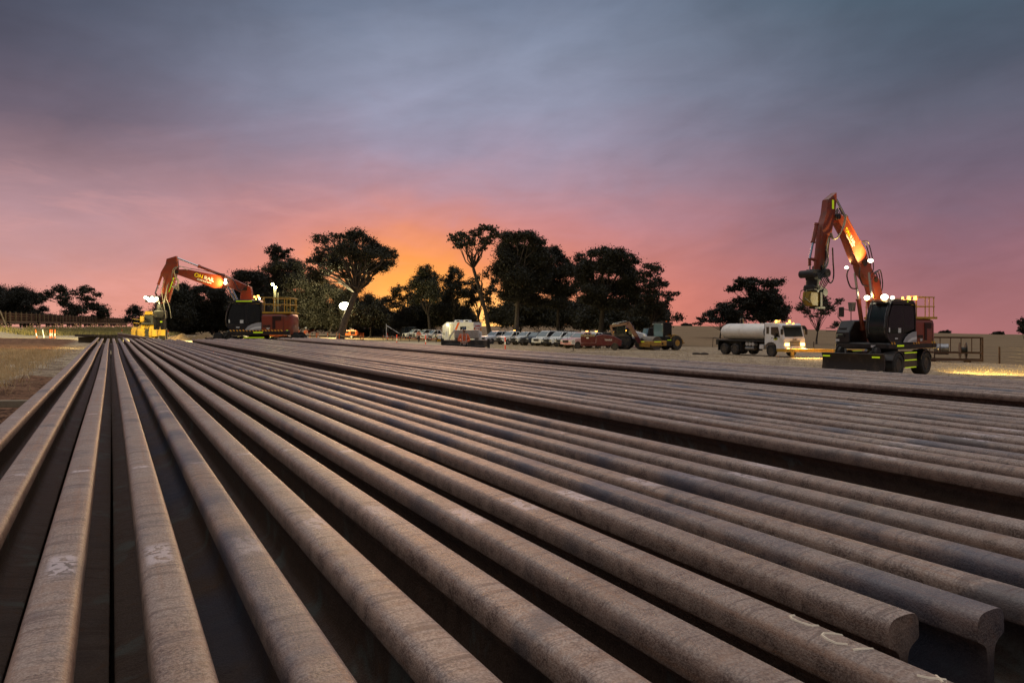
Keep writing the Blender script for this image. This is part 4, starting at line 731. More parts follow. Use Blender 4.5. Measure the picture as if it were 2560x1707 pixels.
    q.prism([(1.22, 3.18), (1.36, 3.14), (1.30, 3.25), (1.1, 3.34), (-.25, 3.34), (-.42, 3.2), (-.42, 3.12), (1.2, 3.12)], ys-.02, ye+.02, U, b=.02)
    q.box(.0, .7, ys+.2, ye-.2, 1.86, 2.0, U); cb_ = B(q, 'cab_frame', black)
    for y in (ys+.01, ye+.002):
        q = MB(); q.prism(G_, y-.006, y, U); q.build('door_pane', gl, cb_, 0); q = MB(); q.prism(G2_, y-.006, y, U); q.build('rear_side_pane', gl, cb_, 0)
    q = MB(); fr = [(1.60, 1.86), (1.655, 2.1), (1.58, 2.6), (1.37, 3.1)]
    vs = [U @ Vector((x, y, z)) for x, z in fr for y in (ys+.05, ye-.05)]; q.add(vs, [(2*i, 2*i+1, 2*i+3, 2*i+2) for i in range(3)]); q.build('windscreen', gl, cb_)
    q = MB()
    for y in (ys+.1, ye-.1): q.tube([U @ Vector((x+.02, y, z)) for x, z in fr], .015, 5)
    q.build('wiper_and_trim', steel, cb_)
    q = MB(); q.box(-.1, .4, .52, 1.0, 1.95, 2.1, U, b=.04); q.box(-.22, -.08, .52, 1.0, 2.05, 2.75, U, b=.05); B(q, 'operator_seat', M('seat_grey', (.09, .09, .1), .8))
    q = MB(); q.tube([U @ Vector(p) for p in ((1.25, .76, 1.86), (1.05, .76, 2.3))], .04); q.lathe([(.17, 0), (.185, .012), (.17, .024)], U @ Vector((1.03, .76, 2.3)), 'x', 16); q.box(.55, .75, ye-.2, ye-.1, 2.0, 2.3, U, b=.02); B(q, 'steering_column', blackm)
    q = MB(); q.box(.62, .82, ye+.004, ye+.01, 1.9, 2.1, U); q.box(1.42, 1.5, ye+.004, ye+.01, 1.92, 2.12, U); q.box(.85, 1.05, ye+.002, ye+.008, 1.62, 1.68, U); q.build('stickers', M('paper_white', (.75, .76, .74), .6), cb_)
    q = MB(); q.box(spec['rooftape'][0], spec['rooftape'][1], ye+.022, ye+.03, 3.22, 3.27, U); q.build('reflective_strip', hiviz, cb_)
    q = MB(); q.box(1.35, 1.62, .5, 1.15, 3.2, 3.24, U); q.tube([U @ Vector(p) for p in ((1.62, .6, 3.22), (1.75, .6, 3.05))], .02); B(q, 'rain_visor', blackm)
    # interior and roof lamps
    for i, (x, y, z, rr, kd) in enumerate(spec['lamps']):
        p = U @ Vector((x, y, z)); q = MB(); am = kd == 'amber'
        if am: q.cyl(p-Vector((0, 0, rr)), p+Vector((0, 0, rr)), rr*.9, rr*.7, 10)
        else: q.ball(p, rr*.6, rr, rr*.8)
        q.build('amber_beacon' if am else 'work_lamp', lampmat('amber_lit', (1, .36, .04), 6) if am else lampmat('work_lamp_lit', (1, .93, .66), 9), T)
        if rr > .05 and am: lamp(T, p+Vector((0, 0, .15)), 14, (1, .42, .08), name='beacon_light')
        elif rr > .05: lamp(T, p+(U.to_3x3() @ Vector((.2, 0, 0))), 260, (1, .85, .5), 'SPOT', .08, U.to_3x3() @ Vector((1, 0, -.35)), 90, .8, name='work_light')
    # boom, stick and rams, all in the x,z plane through the slew centre
    UB = U @ Matrix.Translation((0, -.12, 0)); bw = .18
    q = MB(); q.prism(spec['post'], -bw-.04, bw+.04, UB, b=.03); B(q, 'boom_foot', orange)
    q = MB(); q.prism(spec['lower_boom'], -bw, bw, UB, b=.03); B(q, 'lower_boom', orange)
    q = MB(); q.prism(spec['boom'], -bw, bw, UB, b=.03); bo = B(q, 'boom', orange)
    q = MB(); q.prism(spec['stick'], -.145, .145, UB, b=.03); sk = B(q, 'stick', orange)
    for (a, b_, r_) in spec['pins']: q = MB(); q.cyl(UB @ Vector((a, -bw-.07, b_)), UB @ Vector((a, bw+.07, b_)), r_, n=14); B(q, 'pin', blackm)
    for (a, b_, fr_, r_, y) in spec['rams']:
        a = Vector((a[0], y, a[1])); b_ = Vector((b_[0], y, b_[1])); mid_ = a+(b_-a)*fr_
        q = MB(); q.cyl(UB @ a, UB @ mid_, r_, n=12); q.cyl(UB @ (mid_-(b_-a)*.03), UB @ mid_, r_*1.3, n=12); q.cyl(UB @ a, UB @ (a+(b_-a)*.05), r_*1.25); ra = B(q, 'ram', spec.get('rammat', orange))
        q = MB(); q.cyl(UB @ mid_, UB @ b_, r_*.6, n=12); q.build('ram_rod', chrome, ra)
    hose = M('black_hose', (.02, .02, .02), .35); hosew = M('pale_hose', (.35, .34, .28), .35)
    q = MB(); q2 = MB()
    for i, (pts, off, r_, pale) in enumerate(spec['hoses']):
        P_ = [Vector((x, off, z)) for x, z in pts]; sp_ = []
        for k in range(len(P_)-1):                     # smooth the path
            p0 = P_[max(k-1, 0)]; p1 = P_[k]; p2 = P_[k+1]; p3 = P_[min(k+2, len(P_)-1)]
            for u in (0, .25, .5, .75):
                sp_.append(.5*((2*p1)+(p2-p0)*u+(2*p0-5*p1+4*p2-p3)*u*u+(3*p1-p0-3*p2+p3)*u**3))
        sp_.append(P_[-1]); (q2 if pale else q).tube([UB @ p for p in sp_], r_, 6)
    if q.v: B(q, 'hoses', hose)
    if q2.v: B(q2, 'silver_hoses', hosew)
    for (x, z, w_, h_, col) in spec.get('plates', []):
        q = MB(); q.box(x-w_/2, x+w_/2, .146, .152, z-h_/2, z+h_/2, UB); q.box(x-w_/2, x+w_/2, -.152, -.146, z-h_/2, z+h_/2, UB); q.build('reflective_strip', col, sk)
    return T, U, UB, bo, sk
def squeeze(sp, k):                       # foreshorten the reach of a boom specification
    f = lambda p: (p[0]*k, p[1])
    for n_ in ('lower_boom', 'boom', 'stick'): sp[n_] = [f(p) for p in sp[n_]]
    sp['pins'] = [(a*k, b_, r_) for a, b_, r_ in sp['pins']]; sp['rams'] = [(f(a), f(b_), u_, r_, y) for a, b_, u_, r_, y in sp['rams']]
    sp['hoses'] = [([f(p) for p in pts], o_, r_, pl_) for pts, o_, r_, pl_ in sp['hoses']]; sp['plates'] = [(p[0]*k,)+p[1:] for p in sp['plates']]
# left machine, seen from its left side
C1 = (-15.95, 44.9); z1 = g(*C1)-.0
spec1 = dict(hazard=[(-1.75, 1.45)], tape=(-.55, .02), rooftape=(.1, 1.05),
 lamps=[(-.2, 1.0, 3.55, .085, 'amber'), (.02, 1.0, 3.53, .06, 'amber'), (-.34, 1.2, 3.42, .09, 'white')],
 post=[(.35, 1.46), (1.15, 1.46), (1.15, 3.3), (1.1, 3.9), (.95, 4.2), (.72, 4.3), (.5, 4.15), (.42, 3.6)],
 lower_boom=[(.55, 4.22), (.85, 4.34), (1.5, 4.65), (1.98, 4.82), (2.1, 4.5), (2.0, 4.2), (1.5, 4.02), (1.0, 3.75), (.75, 3.75)],
 boom=[(1.95, 4.83), (1.95, 4.12), (2.75, 4.08), (3.6, 4.42), (4.43, 4.73), (4.94, 4.92), (5.05, 5.1), (4.95, 5.26), (4.4, 5.28), (3.1, 5.02)],
 stick=[(5.62, 5.92), (5.04, 6.1), (4.98, 5.85), (4.95, 5.3), (5.05, 4.9), (5.3, 4.0), (5.52, 3.2), (5.94, 3.12), (5.97, 3.7), (5.80, 4.7), (5.98, 5.05), (5.85, 5.3), (5.68, 5.6)],
 pins=[(.8, 4.05, .12), (1.98, 4.5, .13), (4.98, 5.1, .12), (5.72, 3.25, .09)],
 rams=[((2.15, 4.86), (5.0, 5.98), .56, .085, 0), ((5.93, 5.0), (6.35, 3.75), .55, .075, 0), ((.9, 2.2), (1.85, 4.2), .55, .09, .33), ((.9, 2.2), (1.85, 4.2), .55, .09, -.33), ((6.3, 3.75), (6.0, 2.9), .5, .05, 0)],
 hoses=[([(4.1, 5.27), (4.6, 5.42), (5.15, 5.3), (5.22, 4.6), (4.9, 3.95), (4.86, 4.3), (5.1, 4.9)], .2+.05*k, .016, k % 2) for k in range(2)]+[([(4.3, 5.2), (4.75, 5.45), (5.1, 5.2-.05*k), (4.9-.05*k, 4.5), (4.95, 4.05+.07*k), (5.25, 4.2)], .28+.03*k, .014, 1) for k in range(4)]
 +[([(2.0, 4.9), (1.5, 4.6), (1.2, 4.0), (.9, 4.0), (.6, 4.35)], .3+.05*k, .022, 0) for k in range(3)]+[([(5.7, 4.6), (5.85, 3.9), (5.75, 3.2), (5.65, 2.6), (5.6, 2.2)], .25, .02, 1), ([(5.45, 4.4), (5.6, 3.6), (5.4, 2.9), (5.3, 2.2)], .22, .02, 1), ([(2.1, 4.98), (3.0, 5.12), (4.2, 5.32)], .15, .02, 0), ([(5.5, 4.3), (5.62, 3.7), (5.7, 3.2)], .24, .03, 1)],
 plates=[(4.75, 5.03, .28, .07, hiviz)])
E1_, U1, UB1, bo1, sk1 = excavator('left excavator, orange and black, side on, boom stretched out over the yellow tractor', (C1[0], C1[1], z1), R(185), 0, spec1)
q = MB(); q.add([(5.2, .15, 4.75), (5.14, .15, 4.75), (5.44, .148, 3.85), (5.50, .148, 3.85)], [(0, 1, 2, 3)], UB1); q.build('reflective_strip', hiviz, sk1, 0)
# company lettering on the boom, running down the slope of the boom
dv = Vector((-(4.94-2.75), 0, -(4.92-4.55))).normalized()
def boom_text(bo, UB, c, right, sc, side=.184):
    right = Vector((right[0], 0, right[1])).normalized(); up = Vector((0, 0, 1)) if 0 else right.cross(Vector((0, 1, 0)))
    if side < 0: up = Vector((0, 1, 0)).cross(right)
    if up.z < 0: up = -up
    nrm = right.cross(up); yel = M('lettering_yellow', (.9, .75, .02), .4)
    for s_, dx, dz, sz, mt in (('ON', -.42, .05, .36, yel), ('RAIL', .28, .05, .34, whpl), ('CONTRACTING', .02, -.19, .13, whpl)):
        o = Vector((c[0], side, c[1]))+right*dx*sc+up*dz*sc; text(s_, sz*sc, mt, bo, UB @ textplane(o, right, up), bold=.006)
boom_text(bo1, UB1, (3.3, 4.70), (-1, -.31), .95)
lamp(E1_, (2.1, .30, 4.40), 420, (1, .62, .2), 'SPOT', .04, (1, -.16, .12), 130, .9, 'boom_lamp_light'); q = MB(); q.ball((1.98, .26, 4.42), .1, .09, .1); q.ball((1.98, .26, 4.62), .07, .07, .07); q.build('boom_lamp', lampmat('work_lamp_lit', (1, .93, .66), 9), bo1)
# lamp cluster at the stick end and the grab below it
q = MB()
for dx, dz in ((-.15, 0), (.12, .05), (.38, 0), (0, -.14), (.26, -.12), (.5, .06)): q.ball((6.25+dx, .3, 3.42+dz), .1, .1, .09)
q.build('lamp_cluster', lampmat('work_lamp_lit', (1, .93, .66), 9), E1_); q = MB(); q.box(5.95, 6.8, .12, .26, 3.2, 3.6, b=.02); q.build('lamp_bracket', black, E1_)
lamp(E1_, (6.35, .55, 3.3), 160, (1, .80, .36), radius=.15, name='stick_lamp_light'); lamp(E1_, (6.6, -.1, 3.3), 12000, (1, .74, .24), 'SPOT', .1, (1, -.55, -.10), 50, .8, 'stick_lamp_beam'); lamp(E1_, (5.4, -.5, 3.0), 26000, (1, .78, .32), 'SPOT', .1, (-.62, -1, -.12), 62, .8, 'stick_lamp_beam')
lamp(E1_, (6.3, -.3, 3.2), 2200, (1, .80, .34), 'SPOT', .1, (2.9, -7, -1.1), 38, .6, 'stick_lamp_beam')
q = MB(); q.cyl((6.0, -.12, 3.1), (6.05, -.12, 2.6), .22); q.box(5.7, 6.35, -.4, .2, 2.2, 2.7, b=.06); q.box(5.75, 5.95, -.35, .15, 1.5, 2.25, b=.04); q.box(6.15, 6.35, -.35, .15, 1.5, 2.25, b=.04); q.tube([(5.9, .2, 2.9), (5.6, .35, 2.5), (5.85, .3, 2.1)], .03); q.build('rail_grab', blackm, E1_)
q = MB(); q.box(5.8, 5.92, .2, .22, 1.95, 2.03); q.build('reflective_strip', hiviz, E1_)
# right machine, seen from front left, boom raised
C2 = (16.7, 32.1); z2 = g(*C2); KX = .77
spec2 = dict(hazard=[(1.05, 1.35), (-.75, -.35), (-2.0, -1.75)], tape=(.45, .95), rooftape=(.1, .2),
 lamps=[(1.45, .2, 3.42, .13, 'white'), (1.45, 1.0, 3.42, .16, 'white'), (1.2, 1.2, 3.4, .09, 'white'), (1.0, -.1, 3.36, .05, 'amber'), (.9, .6, 3.38, .06, 'amber'), (.45, 1.2, 3.4, .05, 'amber'), (.0, 1.2, 3.4, .085, 'amber'), (-.5, 1.2, 3.42, .08, 'amber')],
 post=[(-.15, 1.46), (.45, 1.46), (.5, 2.4), (.7, 3.6), (.95, 4.2), (.75, 4.5), (.4, 4.3), (.0, 3.2)],
 lower_boom=[(.75, 4.45), (.55, 4.2), (.9, 3.9), (1.45, 4.0), (2.2, 4.45), (2.35, 4.75), (1.95, 5.2), (1.3, 5.2), (1.15, 4.85)],
 boom=[(1.35, 5.1), (1.75, 4.8), (2.45, 4.75), (2.9, 5.2), (3.4, 5.9), (4.25, 6.62), (4.35, 6.95), (4.05, 7.05), (3.6, 6.95), (2.95, 6.55), (2.1, 5.95), (1.55, 5.6)],
 stick=[(5.22, 7.6), (4.08, 7.85), (4.0, 7.6), (4.15, 6.9), (4.42, 6.2), (4.85, 5.4), (5.3, 4.55), (5.9, 4.5), (5.98, 4.9), (5.85, 5.7), (5.78, 6.5), (5.66, 6.62), (5.35, 7.0)],
 pins=[(.85, 4.25, .12), (1.85, 4.95, .13), (4.25, 6.85, .12), (5.6, 4.65, .09)],
 rams=[((2.0, 5.85), (4.1, 7.65), .6, .085, 0), ((5.75, 6.5), (6.35, 5.0), .55, .08, 0), ((1.0, 2.0), (1.75, 4.55), .55, .09, .33), ((1.0, 2.0), (1.75, 4.55), .55, .09, -.33), ((6.35, 5.0), (6.35, 4.4), .5, .06, 0), ((6.35, 5.0), (5.75, 4.95), .6, .06, 0)],
 hoses=[([(3.8, 6.95), (3.95, 6.5), (4.3, 6.0+.08*k), (4.85, 5.85), (5.1, 6.1)], .26+.04*k, .02, 1) for k in range(3)]+[([(2.0, 5.9), (1.5, 5.6+.07*k), (1.1, 5.2), (1.0, 4.7), (1.3, 4.5)], -.3+.12*k, .022, 0) for k in range(5)]
 +[([(.9, 4.5), (.4, 4.45+.06*k), (.15, 4.1), (.3, 3.7), (.7, 3.4)], -.2+.1*k, .025, 0) for k in range(5)]+[([(4.8, 5.5), (4.75, 4.9), (4.7, 4.3), (4.95, 4.0), (5.35, 4.2)], .22, .03, 0), ([(2.4, 4.75), (2.5, 4.4), (2.2, 4.0), (1.8, 3.95)], .27, .03, 0), ([(2.4, 4.75), (2.6, 4.4), (2.25, 3.9), (1.7, 3.85)], -.27, .03, 0), ([(4.0, 6.95), (4.3, 7.2), (4.5, 6.8)], .24, .02, 0), ([(5.15, 5.9), (5.35, 5.4), (5.2, 4.9), (5.5, 4.55)], .24, .03, 1)],
 plates=[(4.62, 7.35, .12, .38, hiviz)])
spec2['hoses'] += [([(1.9, 5.55+.05*k), (2.7, 6.25+.05*k), (3.5, 6.85+.04*k), (4.05, 7.15+.05*k), (4.2, 6.7)], -.06+.06*k, .018, k == 1) for k in range(3)]+[([(5.0, 6.0), (5.25-.05*k, 5.5), (5.35-.05*k, 4.9), (5.6, 4.5), (5.8, 4.1)], .17+.03*k, .018, k % 2) for k in range(3)]+[([(4.5, 6.9), (4.7, 6.3), (5.05, 5.7), (5.0, 5.2)], -.17, .02, 0)]
def slim(poly, a, b_, k):
    a = Vector(a); b_ = Vector(b_); d = (b_-a).normalized(); out = []
    for p in poly: v = Vector(p)-a; al = d*v.dot(d); out.append(tuple(a+al+(v-al)*k))
    return out
spec2['stick'] = slim(spec2['stick'], (4.65, 7.7), (5.58, 4.5), .62); spec2['boom'] = slim(spec2['boom'], (1.95, 5.1), (4.15, 6.9), .74); spec2['lower_boom'] = slim(spec2['lower_boom'], (.8, 4.15), (1.8, 5.0), .8)
squeeze(spec2, KX)
E2_, U2, UB2, bo2, sk2 = excavator('right excavator, orange and black, with dozer blade, raised boom and lit roof lamps', (C2[0], C2[1], z2), R(-141.5), R(-8), spec2)
UB2 = UB2 @ Matrix.Scale(KX, 4, (1, 0, 0)); boom_text(bo2, UB2, (3.15, 6.0), (-1, -.80), .8)
q = MB(); q.ball((2.05, .42, 4.98), .14, .1, .08); q.ball((2.45, -.42, 4.72), .1, .08, .06); q.build('boom_lamp', lampmat('work_lamp_lit', (1, .93, .66), 9), bo2)
lamp(E2_, (1.42, .42, 4.95), 1100, (1, .62, .2), 'SPOT', .04, (.55, -.22, .72), 120, .9, 'boom_lamp_light'); lamp(E2_, (1.8, -.75, 4.9), 60, (1, .62, .22), 'SPOT', .05, (.65, .3, .8), 100, .9, 'boom_lamp_light')
q = MB(); q.box(5.7, 6.4, -.22, .22, 4.05, 4.55, UB2, b=.06); q.cyl(UB2 @ Vector((5.5, -.4, 4.4)), UB2 @ Vector((5.5, .4, 4.4)), .18); q.cyl(UB2 @ Vector((6.5, -.35, 4.35)), UB2 @ Vector((6.5, .35, 4.35)), .16); q.cyl(UB2 @ Vector((6.1, 0, 4.1)), UB2 @ Vector((6.15, 0, 3.6)), .26, n=16); q.box(5.85, 6.5, -.26, .26, 3.62, 3.9, UB2, b=.06)
for k in range(6): q.tube([UB2 @ Vector(p) for p in ((5.7+.12*k, .32, 4.4), (5.6+.16*k, .5, 4.1), (5.8+.1*k, .35, 3.7))], .025)
q.build('tilt_rotator', blackm, E2_)
q = MB(); q.prism([(5.85, 3.62), (6.6, 3.62), (6.68, 3.25), (6.45, 3.02), (5.95, 3.0), (5.85, 3.25)], -.2, .2, UB2, b=.04); aty = q.build('clamp_head', M('dull_clamp_yellow', (.34, .22, .02), .55, dirt=(.05, .04, .03), dscale=5), E2_)
q = MB(); q.box(5.25, 5.85, -.2, .2, 3.45, 3.62, UB2, b=.03); q.cyl(UB2 @ Vector((5.45, -.25, 3.6)), UB2 @ Vector((5.45, .25, 3.6)), .16); q.box(5.3, 6.2, -.16, .16, 2.9, 3.0, UB2, b=.02); q.box(5.7, 5.86, -.24, .24, 3.0, 3.6, UB2)
for k in (0, 1): q.tube([UB2 @ Vector(p) for p in ((6.6, .3*k, 3.7), (7.05+.1*k, .3*k, 3.65), (7.2+.1*k, .3*k, 3.35), (6.85, .3*k, 3.15))], .02)
q.build('clamp_jaws_and_hoses', blackm, E2_)
lamp(E2_, (-2.3, 1.3, 2.6), 12000, (1, .72, .2), 'SPOT', .1, (-1, .14, -.30), 62, .9, 'rear_lamp_beam')
# ---------- people: one skinned body each, clothes as its children
def skin(name, pts, edges, rad, m, parent, sub=1, root=0):
    me = bpy.data.meshes.new(name); me.from_pydata(pts, edges, []); o = bpy.data.objects.new(name, me); COL.objects.link(o)
    md = o.modifiers.new('skin', 'SKIN'); md.use_smooth_shade = True; sv = me.skin_vertices[0].data
    for i, r_ in enumerate(rad): sv[i].radius = (r_, r_) if not isinstance(r_, tuple) else r_; sv[i].use_root = i == root
    s_ = o.modifiers.new('sub', 'SUBSURF'); s_.levels = s_.render_levels = sub
    dg = bpy.context.evaluated_depsgraph_get(); m2 = bpy.data.meshes.new_from_object(o.evaluated_get(dg)); m2.name = name; m2.materials.clear(); m2.materials.append(m)
    m2.polygons.foreach_set('use_smooth', [True]*len(m2.polygons)); bpy.data.objects.remove(o); o = bpy.data.objects.new(name, m2); COL.objects.link(o)
    if parent: o.parent = parent
    return o
skinm = M('skin_tone', (.35, .19, .13), .6, var=.06); vest = M('orange_hi_vis_cloth', (.80, .17, .06), .8, var=.15, scale=9, bump=.2); navyc = M('dark_work_trousers', (.014, .016, .022), .85)
helm = M('white_helmet', (.75, .75, .73), .35); helmd = M('dark_patterned_helmet', (.05, .06, .08), .35, var=.9, scale=14); tapem = M('silver_reflective_band', (.62, .62, .58), .4); bootm = M('brown_boot', (.08, .05, .03), .8)
POSES = {'stand': dict(el=[(.30, .03, 1.12), (-.30, .03, 1.12)], ha=[(.33, .10, .88), (-.33, .10, .88)], kn=[(.11, .02, .50), (-.11, .02, .50)], fo=[(.13, -.03, .08), (-.13, -.03, .08)]),
 'hold': dict(el=[(.31, .02, 1.12), (-.30, .05, 1.12)], ha=[(.10, .28, 1.10), (-.08, .30, 1.08)], kn=[(.11, .02, .50), (-.11, .02, .50)], fo=[(.14, -.03, .08), (-.14, .02, .08)]),
 'walk': dict(el=[(.31, -.12, 1.12), (-.31, .1, 1.12)], ha=[(.30, -.1, .88), (-.28, .28, .95)], kn=[(.11, .16, .50), (-.11, -.02, .48)], fo=[(.12, .18, .08), (-.12, -.28, .14)]),
 'sit': dict(el=[(.30, .08, 1.14), (-.30, .08, 1.14)], ha=[(.16, .36, 1.16), (-.16, .36, 1.16)], kn=[(.13, .45, .86), (-.13, .45, .86)], fo=[(.14, .48, .45), (-.14, .48, .45)])}
def person(label, loc, rz, pose='stand', hat=None, trousers=None, group=None, tilt=0.):
    """faces local +Y"""
    T = thing('person', label, 'person', loc, rz, group); p = POSES[pose]; hipz = .93
    pts = [(0, 0, .95), (0, 0, 1.15), (0, .01, 1.38), (0, 0, 1.50), (0, .02+tilt*.3, 1.60), (0, .03+tilt, 1.70)]; rad = [(.15, .11), (.14, .10), (.16, .105), (.058, .058), (.075, .085), (.078, .095)]; ed = [(0, 1), (1, 2), (2, 3), (3, 4), (4, 5)]
    for k, sg in enumerate((1, -1)):
        b0 = len(pts); sh = (sg*.19, 0, 1.42); e = p['el'][k]; h = p['ha'][k]; pts += [sh, e, h]; rad += [.058, .044, .031]; ed += [(2, b0), (b0, b0+1), (b0+1, b0+2)]
        d = (Vector(h)-Vector(e)).normalized(); side = d.cross(Vector((0, 0, 1))); side = side.normalized() if side.length > .1 else Vector((0, 1, 0)); pm = Vector(h)+d*.07; pts.append(tuple(pm)); rad.append((.036, .018)); ed.append((b0+2, b0+3))
        for f_ in range(4): pts.append(tuple(pm+d*(.085+.01*(f_ in (1, 2)))+side*(.03-.02*f_)+Vector((0, 0, -.02)))); rad.append(.009); ed.append((b0+3, b0+4+f_))
        pts.append(tuple(Vector(h)+d*.06+side*.06)); rad.append(.011); ed.append((b0+2, b0+8))
        l0 = len(pts); pts += [(sg*.10, 0, .90), p['kn'][k], p['fo'][k], tuple(Vector(p['fo'][k])+Vector((0, .15, -.03)))]; rad += [.09, .06, .042, .04]; ed += [(0, l0), (l0, l0+1), (l0+1, l0+2), (l0+2, l0+3)]
    skin('body', pts, ed, rad, skinm, T)
    hx = Vector((0, .03+tilt, 1.68))
    q = MB(); q.ball(hx+Vector((0, .095, -.005)), .014, .022, .022, 8); q.box(-.028, .028, hx.y+.083, hx.y+.092, hx.z-.055, hx.z-.048)
    for sg in (-1, 1): q.ball(hx+Vector((sg*.03, .078, .025)), .012, .01, .009, 8); q.ball(hx+Vector((sg*.084, 0, 0)), .012, .024, .034, 8)
    q.build('face_features', M('darker_skin', (.22, .1, .07), .6), T)  # nose, mouth, eyes and ears in a darker skin tone
    jp = [(0, 0, .84), (0, 0, 1.1), (0, .01, 1.36), (0, 0, 1.47)]; jr = [(.20, .15), (.185, .14), (.20, .14), (.085, .085)]; je = [(0, 1), (1, 2), (2, 3)]
    for k, sg in enumerate((1, -1)):
        b0 = len(jp); e = Vector(p['el'][k]); h = Vector(p['ha'][k]); jp += [(sg*.20, 0, 1.41), tuple(e), tuple(e+(h-e)*.88)]; jr += [.08, .066, .052]; je += [(2, b0), (b0, b0+1), (b0+1, b0+2)]
    jk = skin('jacket', jp, je, jr, vest, T, root=1)
    q = MB(); q.lathe([(.176, -.025), (.182, 0), (.176, .025)], (0, 0, 1.02), 'z', 20); q.lathe([(.181, -.022), (.186, 0), (.181, .022)], (0, 0, .92), 'z', 20)
    for v in range(len(q.v)): x, y, z = q.v[v]; q.v[v] = (x*1.12, y*.86, z)
    for sg in (-1, 1): q.tube([(sg*.10, .135, 1.02), (sg*.11, .150, 1.25), (sg*.11, .10, 1.44), (sg*.11, -.06, 1.45), (sg*.11, -.135, 1.25), (sg*.10, -.13, 1.02)], .02, 5)
    q.build('reflective_bands', tapem, jk)
    tp = [(0, 0, .95)]; tr_ = [(.15, .12)]; te = []
    for k, sg in enumerate((1, -1)): l0 = len(tp); f_ = Vector(p['fo'][k]); tp += [(sg*.10, 0, .88), p['kn'][k], tuple(f_+Vector((0, 0, .03)))]; tr_ += [.10, .078, .062]; te += [(0, l0), (l0, l0+1), (l0+1, l0+2)]
    skin('trousers', tp, te, tr_, trousers or navyc, T)
    for k in range(2): f_ = Vector(p['fo'][k]); q = MB(); q.ball(f_+Vector((0, .05, -.02)), .055, .14, .06, 10); q.build('boot', bootm, T)
    q = MB(); c_ = hx+Vector((0, 0, .045)); q.lathe([(.118, 0), (.118, .03), (.105, .075), (.07, .105), (.02, .118)], c_, 'z', 16); q.lathe([(.10, -.004), (.135, -.004), (.135, .004), (.118, .012)], c_+Vector((0, .018, 0)), 'z', 16); q.build('helmet', hat or helm, T)
    return T
def pat(px, Y): X = wx(px, Y); return (X, Y, g(X, Y))
person('person in orange jacket and dark helmet standing before the wrapped pallet, hands together', pat(1160, 38.5), R(190), 'hold', helmd, tilt=.02)
pp = pat(746, 84.5); person('left one of two people in orange jackets and white helmets behind the left excavator', pp, R(120), 'stand', group='people beside the left excavator'); person('right one of two people in orange jackets and white helmets behind the left excavator', pat(765, 83), R(60), 'hold', group='people beside the left excavator')
person('person in orange jacket and white helmet walking in front of the leftmost parked cars', pat(1047, 104), R(200), 'walk')
person('person in orange jacket and helmet half hidden beside the site office and its beacon', pat(1111, 112), R(170), 'stand')
dv_ = Matrix.Rotation(FA, 4, 'Z') @ Vector((.25, -.5, 0)); person('driver in orange shirt sitting in the cab of the water truck', (tx+dv_.x, ty+dv_.y, g(tx, ty)+.62), FA-R(90), 'sit', helm)
dv_ = Matrix.Rotation(R(-141.5), 4, 'Z') @ Vector((.15, .76, 0)); person('operator sitting behind the windscreen of the right excavator', (C2[0]+dv_.x, C2[1]+dv_.y, z2+1.17), R(-231.5), 'sit', helm)
dv_ = Matrix.Rotation(R(185), 4, 'Z') @ Vector((.15, .76, 0)); person('operator sitting in the dark cab of the left excavator', (C1[0]+dv_.x, C1[1]+dv_.y, z1+1.17), R(95), 'sit', helm)
# ---------- bollards
def bollard(px, Y, lab, kind=0, tilt=(0, 0), h=1.0, grp='red and white bollards'):
    X = wx(px, Y); T = thing('bollard', lab, 'bollard', (X, Y, g(X, Y)), 0, grp); T.rotation_euler = (R(tilt[0]), R(tilt[1]), 0); post, slv = [(redpl, whpl), (orpl, whpl), (whpl, whpl), (orpl, orpl)][kind]
    q = MB(); q.lathe([(.19, 0), (.19, .03), (.13, .07), (.07, .08)], (0, 0, 0), 'z', 16); q.build('base', blackm, T)
    q = MB(); q.lathe([(.055, .07), (.055, h-.04), (.04, h), (.02, h+.01)], (0, 0, 0), 'z', 12); q.build('post', post, T)
    for z0, z1_ in (((.32*h, .62*h),) if kind != 0 else ((.42*h, .68*h),)): q = MB(); q.lathe([(.058, z0), (.059, z0+.01), (.059, z1_-.01), (.058, z1_)], (0, 0, 0), 'z', 12); q.build('sleeve', slv, T)
    q = MB(); q.box(-.07, .07, -.02, .02, h-.02, h+.05, b=.01); q.build('handle', post, T)
for px, Y, lab, kd, tl in ((92, 80, 'leftmost bollard of the group below the train, leaning left', 1, (0, -9)), (110, 80, 'plain white bollard, second in the group below the train, leaning', 2, (0, -10)), (125, 80, 'upright orange bollard, third from the left below the train', 1, (0, 0)), (129.5, 82, 'upright orange bollard just right of the third one below the train', 1, (0, 1)), (137, 80, 'rightmost bollard of the group of five below the train', 1, (0, 0)),
    (304, 122, 'orange bollard left of the yellow machine', 1, (0, 4)), (327, 120, 'orange and white bollard nearest the left side of the yellow machine', 1, (0, 3)), (420, 118, 'orange and white bollard in front of the soil heap', 1, (0, 0))): bollard(px, Y, lab, kd, tl, grp='bollards on the left side of the site')
bar = [(769, 106, 1), (775, 112, 3), (791, 101, 3), (796, 105, 1), (819, 106, 1), (841, 110, 1), (848, 106, 3)]
for i, (px, Y, kd) in enumerate(bar): bollard(px, Y, f'{ORD[i+1]} bollard from the left in the taped barrier before the floodlight trailer', kd, (0, [-3, 0, 0, -4, 1, 2, 0][i]), h=1.05, grp='bollards of the taped barrier')
for i, (px, Y) in enumerate(((901, 118), (905, 112), (908, 120))): bollard(px, Y, f'{ORD[i+1]} of three orange bollards bunched right of the floodlight trailer', 3, (0, (i-1)*3), h=1.1, grp='three orange bollards')
